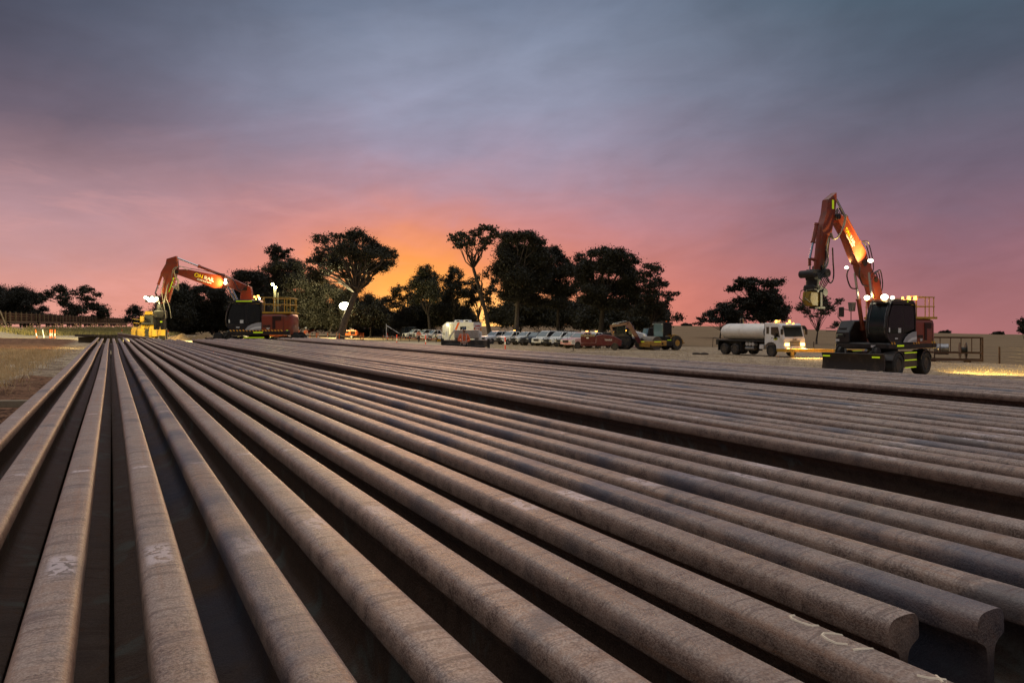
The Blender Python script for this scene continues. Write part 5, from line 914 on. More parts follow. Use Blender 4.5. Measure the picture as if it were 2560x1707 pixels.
for px, Y, lab in ((968.5, 120, 'far red and white bollard by the leaning white pole'), (992, 80, 'red and white bollard left of the blue toilets'), (1064, 76, 'red and white bollard before the leftmost parked cars'), (1263, 66, 'red and white bollard right of the flatbed with the pallet')): bollard(px, Y, lab, 0, (0, 0), h=1.12, grp='red and white bollards before the parked cars')
# tape barrier and bunting
def rope(name, lab, cat, pts, sag, m, r_=.02, flags=None, fm=None, w_=.0):
    q = MB(); T = None; full = []
    for a, b_ in zip(pts, pts[1:]):
        for k in range(6): u = k/6; p = Vector(a).lerp(Vector(b_), u); p.z -= sag*4*u*(1-u); full.append(p)
    full.append(Vector(pts[-1]))
    if w_:
        for a, b_ in zip(full, full[1:]): q.add([a-Vector((0, 0, w_)), b_-Vector((0, 0, w_)), b_+Vector((0, 0, w_)), a+Vector((0, 0, w_))], [(0, 1, 2, 3)])
    else: q.tube(full, r_, 4)
    o = q.build(name, m); tag(o, lab, cat)
    if flags:
        q = MB(); tot = sum((b_-a).length for a, b_ in zip(full, full[1:])); n_ = int(tot/flags)
        acc = 0; nxt = 0
        for a, b_ in zip(full, full[1:]):
            L_ = (b_-a).length
            while nxt < acc+L_:
                p = a.lerp(b_, (nxt-acc)/L_); d = (b_-a).normalized()*.17; q.add([p-d, p+d, p+Vector((0, .05, -.34))], [(0, 1, 2)]); nxt += flags
            acc += L_
        q.build('flags', fm, o, 0)
P3 = lambda px, Y, h: Vector((wx(px, Y), Y, g(wx(px, Y), Y)+h))
rope('barrier_tape', 'white and yellow tape strung between the bollards before the floodlight trailer', 'tape', [P3(756, 106, .9), P3(769, 106, .95), P3(796, 105, .9), P3(819, 106, .98), P3(841, 110, .95), P3(848, 106, .98), P3(862, 112, .6)], .12, M('tape_white_yellow', (.85, .72, .4), .6, var=.3, scale=3), w_=.05)
q = MB(); q.box(wx(762, 100), wx(792, 104), 97, 102, -2.14, -2.02, b=.01); o = q.build('pale_board', M('pale_board', (.6, .5, .34), .8)); tag(o, 'long pale board lying on the lit ground below the taped barrier', 'board'); o.location = (0, 0, g(wx(776, 100), 100)+2.16)
# star pickets, mesh fence and bunting
pk = [(742, 150), (765, 150), (790, 150), (812, 150), (838, 150), (868, 150), (905, 150), (930, 150)]
for i, (px, Y) in enumerate(pk):
    X = wx(px, Y); z = g(X, Y); q = MB(); q.box(-.03, .03, -.03, .03, 0, 2.0); o = q.build('star_picket', blackm); o.location = (X, Y, z); tag(o, f'thin dark fence stake holding orange bunting, {ORD[i+1]} from the left behind the floodlight trailer', 'stake', 'stakes of the bunting line')
rope('bunting_line', 'line of small orange flags strung behind the floodlight trailer', 'bunting', [P3(px, Y, 1.9) for px, Y in pk], .12, whpl, .015, 1.2, orpl)
rope('safety_netting', 'orange plastic netting sagging to the left behind the two people', 'netting', [P3(762, 150, .9), P3(778, 150, 1.2), P3(791, 150, 1.9)], .2, M('orange_net', (.6, .1, .04), .6), w_=.35)
T = thing('mesh_fence', 'thin wire mesh fence with orange flags before the leftmost parked cars', 'fence', pat(1040, 112))
ox, oy, oz = T.location; q = MB(); fx = [(958, 118), (982, 116), (1002, 114), (1024, 112), (1048, 109), (1070, 106), (1090, 103)]
wires = MB()
for i, (px, Y) in enumerate(fx):
    X = wx(px, Y); z = g(X, Y); p = MB(); p.box(X-ox-.035, X-ox+.035, Y-oy-.035, Y-oy+.035, z-oz, z-oz+1.9); p.build('fence_post', blackm, T)
    if i: 
        X0 = wx(fx[i-1][0], fx[i-1][1]); Y0 = fx[i-1][1]
        for h in [.1+.3*k for k in range(7)]: wires.tube([(X0-ox, Y0-oy, g(X0, Y0)-oz+h), (X-ox, Y-oy, z-oz+h)], .008, 3)
        for k in range(1, 8): u = k/8; xa, ya = X0+(X-X0)*u, Y0+(Y-Y0)*u; wires.tube([(xa-ox, ya-oy, g(xa, ya)-oz), (xa-ox, ya-oy, g(xa, ya)-oz+1.85)], .006, 3)
wires.build('mesh', blackm, T)
rope('bunting_line', 'line of orange flags strung low across the leftmost parked cars', 'bunting', [P3(px, Y-.3, .75) for px, Y in fx], .15, whpl, .015, .8, orpl)
X, Y, Z = pat(966, 118); T = thing('boom_gate', 'white pole sloping down from a post, left of the blue toilets', 'gate', (X, Y, Z)); q = MB(); q.box(-.05, .05, -.05, .05, 0, 2.7); q.build('gate_post', whitep, T); q = MB(); q.tube([(0, -.08, 2.45), (2.2, -.08, 1.1)], .05); q.build('gate_arm', whitep, T)
# ---------- blue toilets
tblue = M('toilet_blue', (.09, .20, .32), .5, dirt=(.15, .18, .2)); 
for i, px in enumerate((1010, 1018.5, 1027, 1035.5)):
    X, Y, Z = pat(px, 152+i*1.2); T = thing('portable_toilet', f'blue portable toilet, {ORD[i+1]} from the left of four', 'toilet', (X, Y, Z-.1), R(-8), 'blue portable toilets')
    q = MB(); q.box(-.55, .55, -.55, .55, .1, 2.15, b=.03); q.build('cabin', tblue, T); q = MB(); q.prism([(-.6, 2.15), (.6, 2.15), (.55, 2.28), (.2, 2.36), (-.2, 2.36), (-.55, 2.28)], -.6, .6, b=.03); q.build('roof', M('toilet_roof', (.5, .6, .66), .4), T)
    q = MB(); q.box(-.38, .38, -.575, -.552, .2, 2.05); d_ = q.build('door', M('toilet_door', (.05, .12, .22), .5), T); q = MB(); q.box(.25, .3, -.6, -.575, 1.05, 1.2); q.build('handle', steel, d_)
# ---------- yellow wheelie bin
X, Y, Z = pat(1097, 114.5); T = thing('wheelie_bin', 'bright yellow plastic bin standing alone before the parked cars', 'bin', (X, Y, Z), R(15)); yb = M('bin_yellow', (.75, .42, .02), .45)
q = MB(); q.add([(-.24, -.25, .06), (.24, -.25, .06), (.24, .25, .06), (-.24, .25, .06), (-.29, -.34, 1.0), (.29, -.34, 1.0), (.29, .34, 1.0), (-.29, .34, 1.0)], [(0, 1, 2, 3), (4, 5, 6, 7), (0, 1, 5, 4), (1, 2, 6, 5), (2, 3, 7, 6), (3, 0, 4, 7)]); q.build('bin_body', yb, T, 0); q = MB(); q.prism([(-.32, 1.0), (.32, 1.0), (.3, 1.06), (0, 1.1), (-.3, 1.06)], -.36, .36, b=.02); q.build('lid', yb, T); wheel(T, -.25, .32, .1, .06); wheel(T, .25, .32, .1, .06)
# ---------- floodlight tower with balloon lamp on an orange trailer
X, Y, Z = pat(876, 130); T = thing('lighting_trailer', 'orange towed generator trailer carrying a tall mast with a glowing balloon lamp', 'light tower', (X, Y, Z), 0)
og = M('generator_orange', (.80, .17, .03), .45, dirt=(.3, .12, .05)); q = MB(); q.prism([(-.95, .55), (1.3, .55), (1.35, .9), (1.2, 1.45), (-.9, 1.5), (-1.0, 1.0)], -.6, .6, b=.05); bd = q.build('generator_housing', og, T)
q = MB(); q.box(.15, 1.0, -.61, -.6, .8, 1.3); q.box(-.8, -.15, -.61, -.6, 1.0, 1.35); q.build('vent_grille', black, bd); wheel(T, .35, -.72, .32, .2, rimmat=whitep, rimr=.65); wheel(T, .35, .72, .32, .2, rimmat=whitep)
q = MB(); q.box(-1.0, 1.4, -.65, .65, .42, .56, b=.02); q.tube([(1.3, -.4, .48), (2.6, 0, .48), (1.3, .4, .48)], .04); q.tube([(2.5, 0, .48), (2.5, 0, 0)], .035); q.tube([(-1.6, -.5, 0), (-1.6, -.5, .5), (-.9, -.4, .5)], .04); q.build('trailer_frame', rust, T)
bx_ = wx(862, 130)-X; q = MB(); q.tube([(bx_, 0, .5), (bx_, 0, 2.6)], .06); q.tube([(bx_, 0, 2.6), (bx_, 0, 4.3)], .045); q.tube([(bx_, 0, 4.3), (bx_, 0, 5.6)], .03); q.build('mast', steel, T); q = MB(); q.box(bx_-.25, bx_+.3, -.35, .35, .5, 1.7, b=.04); q.build('control_box', blackm, T)
bz = wz(765, 130)-Z; q = MB(); q.ball((bx_, 0, bz), 1.02, .85, .70, 20); q.build('balloon_lamp', lampmat('balloon_lit', (1, .93, .62), 12), T); q = MB(); q.cyl((bx_, 0, bz-.72), (bx_, 0, bz-.55), .3); q.build('lamp_collar', black, T)
lamp(T, (bx_, -1.3, bz), 12000, (1, .82, .42), radius=.6, name='balloon_light'); lamp(T, (bx_, 1.3, bz-.3), 1600, (1, .82, .42), radius=.6, name='balloon_light')
X, Y, Z = pat(879, 140); T = thing('site_sign', 'small white sign board standing behind the floodlight trailer', 'sign', (X, Y, Z)); q = MB(); q.box(-.45, .45, -.02, .02, 1.25, 1.75); pn = q.build('panel', whitep, T); q = MB(); q.box(-.4, -.35, .02, .07, 0, 1.6); q.box(.35, .4, .02, .07, 0, 1.6); q.build('post', steel, T); text('KEEP', .2, redpl, pn, textplane((0, -.022, 1.6), (1, 0, 0), (0, 0, 1))); text('CLEAR', .2, blackm, pn, textplane((0, -.022, 1.38), (1, 0, 0), (0, 0, 1)))
# twin lamp mast behind the left excavator
Yt = 75; X, Y, Z = pat(687, Yt); T = thing('lamp_mast', 'tall lattice mast with two bright floodlights above the left excavator', 'light tower', (X, Y, Z)); zt = wz(720, Yt)-Z; q = MB()
for k in range(3): a = k*2.094; q.tube([(.11*math.cos(a), .11*math.sin(a), .3), (.11*math.cos(a), .11*math.sin(a), zt)], .02, 5)
for k in range(int(zt/.3)): 
    for j in range(3): a, b_ = j*2.094, (j+1)*2.094; q.tube([(.11*math.cos(a), .11*math.sin(a), .3+.3*k), (.11*math.cos(b_), .11*math.sin(b_), .6+.3*k)], .01, 4)
q.build('lattice', steel, T); q = MB(); q.tube([(.35, 0, .3), (.35, 0, zt-.5)], .04); q.build('mast', steel, T); q = MB(); q.box(-1.0, 1.1, -.7, .7, .5, 1.5, b=.05); q.build('generator_housing', og, T); wheel(T, 0, -.8, .32, .2); wheel(T, 0, .8, .32, .2)
for px, py in ((682, 711), (689.5, 719)): lx, lz = wx(px, Yt)-X, wz(py, Yt)-Z; q = MB(); q.box(lx-.12, lx+.12, -.08, .1, lz-.14, lz+.14, b=.02); q.build('lamp_housing', black, T); q = MB(); q.ball((lx, -.1, lz), .15, .05, .15); q.build('floodlight', lampmat('mast_lamp_lit', (1, .86, .25), 10), T); lamp(T, (lx, -.5, lz), 900, (1, .85, .3), radius=.15, name='mast_light')
lamp(T, (-.3, .2, zt), 110000, (1, .80, .36), 'SPOT', .2, (-30, 8, -4.5), 55, .8, name='pad_fill_light')  # added spot that brightens the left pad, apart from the two floodlights
# ---------- site office caravan
X, Y, Z = pat(1157, 94); T = thing('site_office', 'white site office trailer with two roof air conditioners, orange stripe and red lettering', 'site office', (X, Y, Z), R(-24))
q = MB(); q.prism([(-2.4, .55), (2.2, .55), (2.2, 2.9), (-1.8, 2.9), (-2.4, 2.45)], -1.2, 1.2, b=.02); bd = q.build('shell', whitep, T); q = MB(); q.box(-2.3, 2.15, -1.1, 1.1, .4, .55); q.tube([(2.2, -.5, .5), (3.4, 0, .5), (2.2, .5, .5)], .05); q.build('chassis', blackm, T)
for x in (-.4, .5): 
    for y in (-1.12, 1.12): wheel(T, x, y, .36, .22)
q = MB(); q.box(-1.45, -.75, -1.235, -1.203, .75, 2.65, b=.005); d_ = q.build('door', M('door_cream', (.8, .76, .6), .4), T); q = MB(); q.box(-1.32, -1.2, -1.26, -1.236, 1.3, 2.4); q.build('lit_interior_strip', lampmat('warm_strip', (1, .85, .4), .8), d_)
q = MB(); q.box(.3, 1.1, -1.215, -1.203, 1.35, 2.3); w_ = q.build('window', dglass, T); q = MB(); 
for a in ((.26, 1.14, 1.31, 1.35), (.26, 1.14, 2.3, 2.34), (.26, .3, 1.35, 2.3), (1.1, 1.14, 1.35, 2.3), (.68, .72, 1.35, 2.3)): q.box(a[0], a[1], -1.23, -1.203, a[2], a[3])
q.build('frame', blackm, w_)
q = MB(); q.add([(-.1, -1.206, 2.85), (.2, -1.206, 2.85), (-.3, -1.206, 1.8), (-.1, -1.206, .7), (-.4, -1.206, .7), (-.62, -1.206, 1.8)], [(0, 1, 2, 3, 4, 5)]); q.build('orange_stripe', orpl, bd, 0)
for x in (-.6, .7): q = MB(); q.prism([(x-.45, 2.9), (x+.45, 2.9), (x+.4, 3.2), (x-.35, 3.2)], -.5, .4, b=.05); a_ = q.build('air_conditioner', whitep, T); q = MB(); q.box(x-.05, x+.35, -.52, -.5, 2.97, 3.13); q.build('vent', black, a_)
q = MB(); q.ball((-1.6, -1.3, 2.55), .08); q.build('door_lamp', lampmat('work_lamp_lit', (1, .93, .66), 9), T); lamp(T, (-1.6, -1.7, 2.5), 9, (1, .85, .5), name='door_light')
mt = lambda y, z: textplane((2.215, y, z), (0, 1, 0), (0, 0, 1)); rd_ = M('lettering_red', (.6, .04, .02), .5); text('coateshire', .34, rd_, bd, mt(0, 2.42), bold=.006); text('13 15 52', .26, rd_, bd, mt(0, 2.02), bold=.006)
for y in (-.9, .9): q = MB(); q.box(2.21, 2.225, y-.2, y+.2, 1.75, 2.2); mk = q.build('marker_board', M('sign_gold', (.8, .4, .03), .5), T); q = MB(); q.add([(2.23, y-.2, 2.2), (2.23, y+.2, 2.2), (2.23, y-.2, 1.75)], [(0, 1, 2)]); q.build('marker_triangle', M('sign_red', (.5, .03, .02), .5), mk, 0)
q = MB(); q.box(2.21, 2.3, -.7, .8, 1.35, 1.45); q.box(2.21, 2.24, -.7, .8, .95, 1.35); q.build('rear_step_panel', silver, T)
# round warning board beside the bin and red one by the maroon hopper
def ringboard(px, Y, lab, w_, z0, z1_, colr, legs=True):
    X, Y, Z = pat(px, Y); T = thing('warning_board', lab, 'sign', (X, Y, Z)); q = MB(); q.box(-w_/2, w_/2, -.02, .02, z0, z1_); q.build('panel', whitep, T); q = MB(); c_ = (z0+z1_)/2; rr = min(w_, z1_-z0)*.36
    vs = []; n = 20
    for i in range(n): a = 2*math.pi*i/n; vs += [(rr*math.cos(a), -.025, c_+rr*math.sin(a)), (rr*.68*math.cos(a), -.025, c_+rr*.68*math.sin(a))]
    q.add(vs, [(2*i, 2*((i+1) % n), 2*((i+1) % n)+1, 2*i+1) for i in range(n)]); q.box(-rr*.3, rr*.3, -.027, -.022, c_-rr*.12, c_+rr*.12); q.build('ring_symbol', colr, T, 0); q = MB(); q.box(-.03, .03, .02, .07, 0, z1_); q.box(-.25, .25, -.05, .15, 0, .04); q.build('stand', blackm, T)
ringboard(1109.5, 93, 'white board with a dark ring symbol just left of the site office', .42, 1.0, 1.62, blackm); ringboard(1433, 66, 'white board with a dark red ring symbol before the red tinted white ute', .32, .65, 1.1, maroon)
# ---------- flatbed with wrapped pallet
X, Y, Z = pat(1168, 43); T = thing('flatbed_trailer', 'low dark flatbed trailer with boxes along its side behind the standing person', 'trailer', (X, Y, Z), R(-3)); q = MB(); q.box(-1.45, 1.45, -.9, .9, .98, 1.1, b=.01); q.box(-1.45, 1.45, -.92, -.86, .72, .98); q.build('deck', M('worn_dark_deck', (.035, .03, .026), .7, dirt=(.14, .11, .08)), T)
q = MB(); q.box(1.3, 1.45, -.95, -.85, .3, 1.2); q.box(-1.45, -1.3, -.95, -.85, .3, 1.2); q.box(.35, 1.15, -1.0, -.6, .45, .8, b=.03); q.box(-1.15, -.35, -1.0, -.6, .5, .92, b=.03); q.build('toolbox', blackm, T)
for x in (-.4, .4): wheel(T, x, -.75, .36, .22); wheel(T, x, .75, .36, .22)
T = thing('wrapped_pallet', 'pallet of boxes in torn clear plastic wrap lying on the flatbed trailer', 'pallet load', (X-.02, Y, Z+1.105), R(-3)); q = MB(); 
for x in (-.6, 0, .6): q.box(x-.06, x+.06, -.5, .5, 0, .1)
q.box(-.68, .68, -.52, .52, .1, .13); q.build('pallet', wood, T); q = MB(); bxm = M('printed_carton', (.35, .24, .17), .7, var=.5, scale=5, dirt=(.5, .42, .36), dscale=4)
for i in range(3):
    for j in range(2): q.box(-.65+i*.44, -.65+i*.44+.42, -.48+j*.48, -.48+j*.48+.46, .131, .58)
q.build('cartons', bxm, T)
pm = bpy.data.materials.new('clear_wrap'); pm.use_nodes = True; n_ = pm.node_tree.nodes; b_ = n_['Principled BSDF']; b_.inputs['Base Color'].default_value = (.75, .70, .62, 1); b_.inputs['Roughness'].default_value = .3; tr = n_.new('ShaderNodeBsdfTransparent'); mx = n_.new('ShaderNodeMixShader'); mx.inputs[0].default_value = .5; no = n_.new('ShaderNodeTexNoise'); no.inputs['Scale'].default_value = 9; mr = n_.new('ShaderNodeMapRange'); mr.inputs[3].default_value = .15; mr.inputs[4].default_value = .85; pm.node_tree.links.new(no.outputs['Fac'], mr.inputs[0]); pm.node_tree.links.new(mr.outputs[0], mx.inputs[0]); pm.node_tree.links.new(tr.outputs[0], mx.inputs[1]); pm.node_tree.links.new(b_.outputs[0], mx.inputs[2]); pm.node_tree.links.new(mx.outputs[0], n_['Material Output'].inputs[0])
q = MB(); q.box(-.70, .70, -.53, .53, .12, .605, b=.03)
vs = []; nu, nv = 10, 8
for i in range(nu+1):
    for j in range(nv+1):
        u, v_ = i/nu, j/nv; x = -.62-.75*u**1.2-.05*math.sin(v_*9+u*5); zz = .6-.1*u-1.25*u**2+.03*math.sin(v_*14); y = -.52+.5*v_*(1-u*.5)-.04*math.sin(u*9+v_*4); vs.append((x, y, zz))
q.add(vs, [(i*(nv+1)+j, i*(nv+1)+j+1, (i+1)*(nv+1)+j+1, (i+1)*(nv+1)+j) for i in range(nu) for j in range(nv)]); q.build('plastic_wrap', pm, T)
# ---------- roller
X, Y, Z = pat(1648, 79); T = thing('road_roller', 'yellow single drum road roller with a dark glass cab, facing left', 'roller', (X, Y, Z), R(212))
q = MB(); q.lathe([(.72, -1.04), (.765, -1.02), (.765, 1.02), (.72, 1.04), (.70, .95), (.2, .9)], (1.3, 0, .765), 'y', 40); q.build('drum', M('drum_steel', (.22, .19, .16), .6, metal=.3, dirt=(.22, .16, .1)), T)
q = MB()
for sg in (-1, 1): y0, y1 = sorted((sg*1.07, sg*1.22)); q.box(.05, 2.25, y0, y1, .50, 1.02, b=.03)
q.box(2.1, 2.28, -1.07, 1.07, .62, 1.02, b=.03); q.box(-.15, .25, -1.07, 1.07, .55, 1.05, b=.03); q.box(2.2, 2.26, -.9, .9, .40, .6); fr = q.build('drum_frame', catyel, T)
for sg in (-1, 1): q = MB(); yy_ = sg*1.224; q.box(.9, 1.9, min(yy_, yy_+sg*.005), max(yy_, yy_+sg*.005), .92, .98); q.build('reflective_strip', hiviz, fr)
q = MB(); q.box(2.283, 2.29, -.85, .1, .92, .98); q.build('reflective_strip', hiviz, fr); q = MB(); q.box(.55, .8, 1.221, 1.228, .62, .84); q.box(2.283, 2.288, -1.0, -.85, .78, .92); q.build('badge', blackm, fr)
q = MB(); q.prism([(-.25, .95), (-.25, 1.55), (-.95, 1.6), (-1.0, 1.75), (-1.9, 1.72), (-2.6, 1.45), (-3.05, 1.0), (-3.05, .75), (-.6, .7)], -.72, .72, b=.06); hd = q.build('engine_hood', catyel, T)
for sg in (-1, 1):
    q = MB(); 
    for k in range(6): y_ = sg*.725; q.box(-2.5+.12*k, -2.44+.12*k, min(y_, y_+sg*.01), max(y_, y_+sg*.01), 1.05, 1.38)
    q.build('vent_grille', black, hd); wheel(T, -1.75, sg*.78, .78, .56, rimr=.45, lug=18, rimmat=catyel)
q = MB(); q.box(-3.3, -3.05, -.6, .6, .68, .82); q.tube([(-1.2, -.6, 1.5), (-1.2, -.6, 2.35)], .05); q.build('rear_bumper', catyel, T)
q = MB(); q.box(-.9, .05, .72, 1.1, .45, .95, b=.02); q.box(-.95, -.1, -.8, .8, 1.0, 1.5, b=.03)
for x in (-1.05, .1):
    for y in (-.78, .78): q.box(x-.05, x+.05, y-.04, y+.04, 1.5, 3.0)
q.box(-1.2, .25, -.85, .85, 2.98, 3.07, b=.02); q.box(-1.08, -1.02, -.78, .78, 1.5, 1.9); q.build('cab_frame', black, T)
q = MB()
q.add([(.12, -.74, 1.5), (.12, .74, 1.5), (.12, .74, 2.97), (.12, -.74, 2.97)], [(0, 1, 2, 3)]); 
q.build('windscreen', M('pale_cab_glass', (.12, .2, .24), .1, coat=.5), T, 0); q = MB()
for y in (-.8, .8): q.add([(-1.0, y, 1.9), (.05, y, 1.5), (.05, y, 2.97), (-1.0, y, 2.97)], [(0, 1, 2, 3)])
q.build('side_window', dglass, T, 0); q = MB(); q.cyl((-.8, .3, 3.07), (-.8, .3, 3.24), .08); q.build('beacon', orpl, T); q = MB(); q.ball((.25, -.7, 2.85), .06); q.ball((.25, .7, 2.85), .06); q.build('work_lamp', M('lens_white', (.7, .7, .68), .2), T)
q = MB(); q.box(-1.0, -.4, .85, .86, 1.08, 1.13); q.build('reflective_strip', hiviz, T)
# ---------- black loader half hidden left of the roller
X, Y, Z = pat(1622, 86); T = thing('compact_loader', 'black cabbed loader half hidden behind the roller drum', 'loader', (X, Y, Z), R(205)); q = MB(); q.prism([(-1.4, .5), (.9, .5), (.9, 1.0), (.6, 1.35), (-1.4, 1.5)], -.7, .7, b=.05); q.build('body', black, T); q = MB(); q.prism([(.7, 1.3), (.35, 2.5), (-.7, 2.5), (-.8, 1.3)], -.6, .6, b=.03); cb_ = q.build('cab', black, T)
q = MB(); q.add([(.70, -.52, 1.42), (.70, .52, 1.42), (.39, .5, 2.42), (.39, -.5, 2.42)], [(0, 1, 2, 3)]); q.build('windscreen', MATS['pale_cab_glass'], cb_, 0); q = MB(); q.add([(.5, .605, 1.45), (.25, .605, 2.4), (-.6, .605, 2.4), (-.65, .605, 1.45)], [(0, 1, 2, 3)]); q.build('side_window', dglass, cb_, 0)
for x in (-.8, .55):
    for y in (-.75, .75): wheel(T, x, y, .45, .3)
q = MB()
for y in (-.85, .85): q.prism([(-1.2, 1.6), (-1.1, 1.75), (.9, 1.2), (1.4, .5), (1.25, .45), (.8, 1.05)], y-.06, y+.06)
q.prism([(1.3, .15), (2.0, .12), (2.0, .16), (1.4, .25), (1.35, .75), (1.28, .75)], -.9, .9); q.build('loader_arms', maroon, T)
# ---------- tractor with maroon mulcher arm, and its red hopper
X, Y, Z = pat(1570, 80); T = thing('tractor', 'tractor with white bonnet and roof and a folded maroon reach arm, left of the roller', 'tractor', (X, Y, Z), R(-22))
q = MB(); q.prism([(.2, 1.45), (.25, 2.1), (.9, 2.0), (1.9, 1.75), (2.1, 1.5), (2.0, 1.2), (.2, 1.2)], -.42, .42, b=.06); q.build('bonnet', whitep, T); q = MB(); q.box(-1.5, 2.0, -.35, .35, .7, 1.2, b=.05); q.box(.22, .55, -.43, .43, 1.2, 2.14); q.box(1.6, 2.1, -.4, .4, .5, 1.0); q.build('chassis', black, T)
for sg in (-1, 1): wheel(T, -.35, sg*.95, .88, .5, rimr=.55, lug=20, rimmat=rimm); wheel(T, 1.65, sg*.9, .62, .4, rimr=.55, lug=16)
q = MB()
for x in (-1.35, -.1):
    for y in (-.65, .65): q.box(x-.04, x+.04, y-.04, y+.04, 1.3, 2.75)
q.box(-1.35, -.05, -.7, .7, 1.1, 1.5, b=.03); cb_ = q.build('cab_frame', black, T); q = MB(); q.prism([(-1.65, 2.78), (-1.6, 2.72), (.1, 2.72), (.25, 2.78), (.1, 2.9), (-1.55, 2.9)], -.75, .75, b=.04); q.build('roof', whitep, T)
q = MB(); q.add([(-.06, -.6, 1.5), (-.06, .6, 1.5), (-.06, .6, 2.7), (-.06, -.6, 2.7)], [(0, 1, 2, 3)])
for y in (-.66, .66): q.add([(-1.3, y, 1.5), (-.1, y, 1.5), (-.1, y, 2.7), (-1.3, y, 2.7)], [(0, 1, 2, 3)])
q.build('cab_glass', gl, cb_, 0); q = MB(); q.cyl((.7, -.3, 2.0), (.7, -.3, 2.7), .05); q.build('exhaust', steel, T)
q = MB(); ya, yb_ = -1.42, -1.2
q.prism([(-1.15, .5), (-.95, .5), (-1.25, 1.6), (-1.5, 2.6), (-1.7, 2.75), (-1.75, 2.5), (-1.45, 1.4)], ya, yb_, b=.03); q.prism([(-1.75, 2.72), (-1.55, 2.45), (.2, 2.7), (.5, 2.95), (.4, 3.1), (.1, 3.0)], ya, yb_, b=.03); q.prism([(.15, 3.05), (.45, 3.12), (.75, 2.7), (1.75, 1.0), (1.7, .7), (1.4, .75), (.25, 2.6)], ya, yb_, b=.03); ar = q.build('reach_arm', maroon, T)
q = MB(); q.cyl((-1.4, -1.31, 2.85), (.1, -1.31, 3.15), .06); q.cyl((.5, -1.31, 2.4), (1.2, -1.31, 1.1), .06); q.build('ram', steel, ar)
q = MB(); q.prism([(-1.4, .35), (-.3, .3), (-.1, .6), (-.5, .85), (-1.3, .8)], -1.8, -.95, b=.05); q.build('mower_head', blackm, T); q = MB(); q.ball((-1.5, -.7, 1.9), .06); q.ball((-.05, -.72, 2.1), .05); q.build('indicator_lamp', amber, T)
X, Y, Z = pat(1513, 74); T = thing('hopper_implement', 'maroon hopper with white lettering and a row of discs, carrying rough logs', 'hopper', (X, Y, Z), R(-6))
q = MB(); q.add([(-2.5, -.7, .75), (-1.0, -.7, .75), (-1.0, .7, .75), (-2.5, .7, .75), (-2.55, -.8, 1.38), (-.95, -.8, 1.38), (-.95, .8, 1.38), (-2.55, .8, 1.38)], [(0, 1, 2, 3), (0, 1, 5, 4), (1, 2, 6, 5), (2, 3, 7, 6), (3, 0, 4, 7)]); q.prism([(-.93, .5), (-.93, 1.5), (-.3, 1.65), (.8, 1.5), (1.7, 1.0), (1.6, .45)], -.8, .8, b=.05); q.box(-2.5, 1.5, -.5, .5, .4, .7); bd = q.build('hopper_body', maroon, T)
text('TEAGLE', .22, whpl, bd, textplane((.3, -.803, 1.05), (1, 0, 0), (0, 0, 1)), bold=.004); q = MB(); q.box(-1.95, -1.7, -.805, -.79, 1.2, 1.32); q.build('label_plate', whpl, bd)
q = MB()
for k in range(12): q.lathe([(.03, -.02), (.28, 0), (.03, .02)], (-2.1+.27*k, -.45, .29), 'y' if 0 else 'x', 16)
q.build('disc_row', blackm, T); 
for y in (-.7, .7): wheel(T, .95, y, .38, .26)
for i in range(5): q = MB(); q.cyl((-2.4+.3*i, -.55, 1.5), (-2.35+.3*i, .6, 1.52), .15, .14, 10); o = q.build('rough_log', wood); o.location = (X, Y, Z); o.rotation_euler = (0, 0, R(-6)); tag(o, f'{ORD[i+1]} rough log from the left lying on the maroon hopper', 'log', 'logs on the maroon hopper')
X, Y, Z = pat(1458, 79.5); t = make_car('white ute with painted red reflection nose on behind the ring symbol board', 'ute', M('white_with_red_reflection', (.66, .42, .43), .35, coat=.4, dirt=(.42, .10, .10), dscale=.8), (X, Y, Z), R(215), None, bull=False, rack=False)  # white ute; the red light it reflects is put into its colour
bpy.data.objects.remove(t) if False else None
# ---------- yellow wheeled machine beyond the far rail ends
Yl = 51; X, Y, Z = pat(374, Yl); T = thing('wheel_tractor', 'large yellow tractor with lugged tyres standing beyond the far rail ends', 'tractor', (X, Y, Z), R(292)); T.scale = (.9, .64, 1.05); yl = M('grader_yellow', (.72, .42, .02), .5, dirt=(.35, .2, .05), dscale=2)
q = MB(); q.prism([(-2.2, .7), (1.3, .55), (1.6, .9), (1.6, 1.5), (1.2, 1.75), (-.4, 1.9), (-2.2, 1.8)], -.72, .72, b=.08); q.prism([(.6, .9), (1.75, .85), (1.75, 1.35), (.6, 1.6)], -1.0, -.3, b=.05); q.prism([(.6, .9), (1.72, .85), (1.72, 1.35), (.6, 1.55)], .35, 1.0, b=.05); bd = q.build('body', yl, T)
for sg in (-1, 1):
    wheel(T, .3, sg*1.35, .68, .55, rimr=.5, lug=22, rimmat=yl); q = MB(); pts = [(.3+.85*math.cos(a), .68+.80*math.sin(a)) for a in [R(x) for x in range(15, 150, 15)]]+[(.3+.79*math.cos(a), .68+.74*math.sin(a)) for a in [R(x) for x in range(135, 14, -15)]]; y0, y1 = sorted((sg*1.0, sg*1.68)); q.prism(pts, y0, y1); q.build('mudguard', yl, T)
    wheel(T, -1.6, sg*1.35, .68, .55, rimr=.5, lug=22, rimmat=yl)
q = MB(); q.box(1.55, 1.66, -.25, .12, .75, 1.35); q.box(1.6, 1.85, .3, 1.1, .3, .65, b=.04); q.box(1.3, 1.72, -.6, .7, 1.65, 1.75); q.prism([(.2, 1.85), (1.2, 1.75), (1.1, 2.25), (.5, 2.35)], -.5, .55, b=.08); q.build('black_fittings', blackm, T)
q = MB(); q.box(1.70, 1.74, -.3, .3, .22, .38); q.build('number_plate', M('plate_cream', (.8, .78, .6), .5), T)
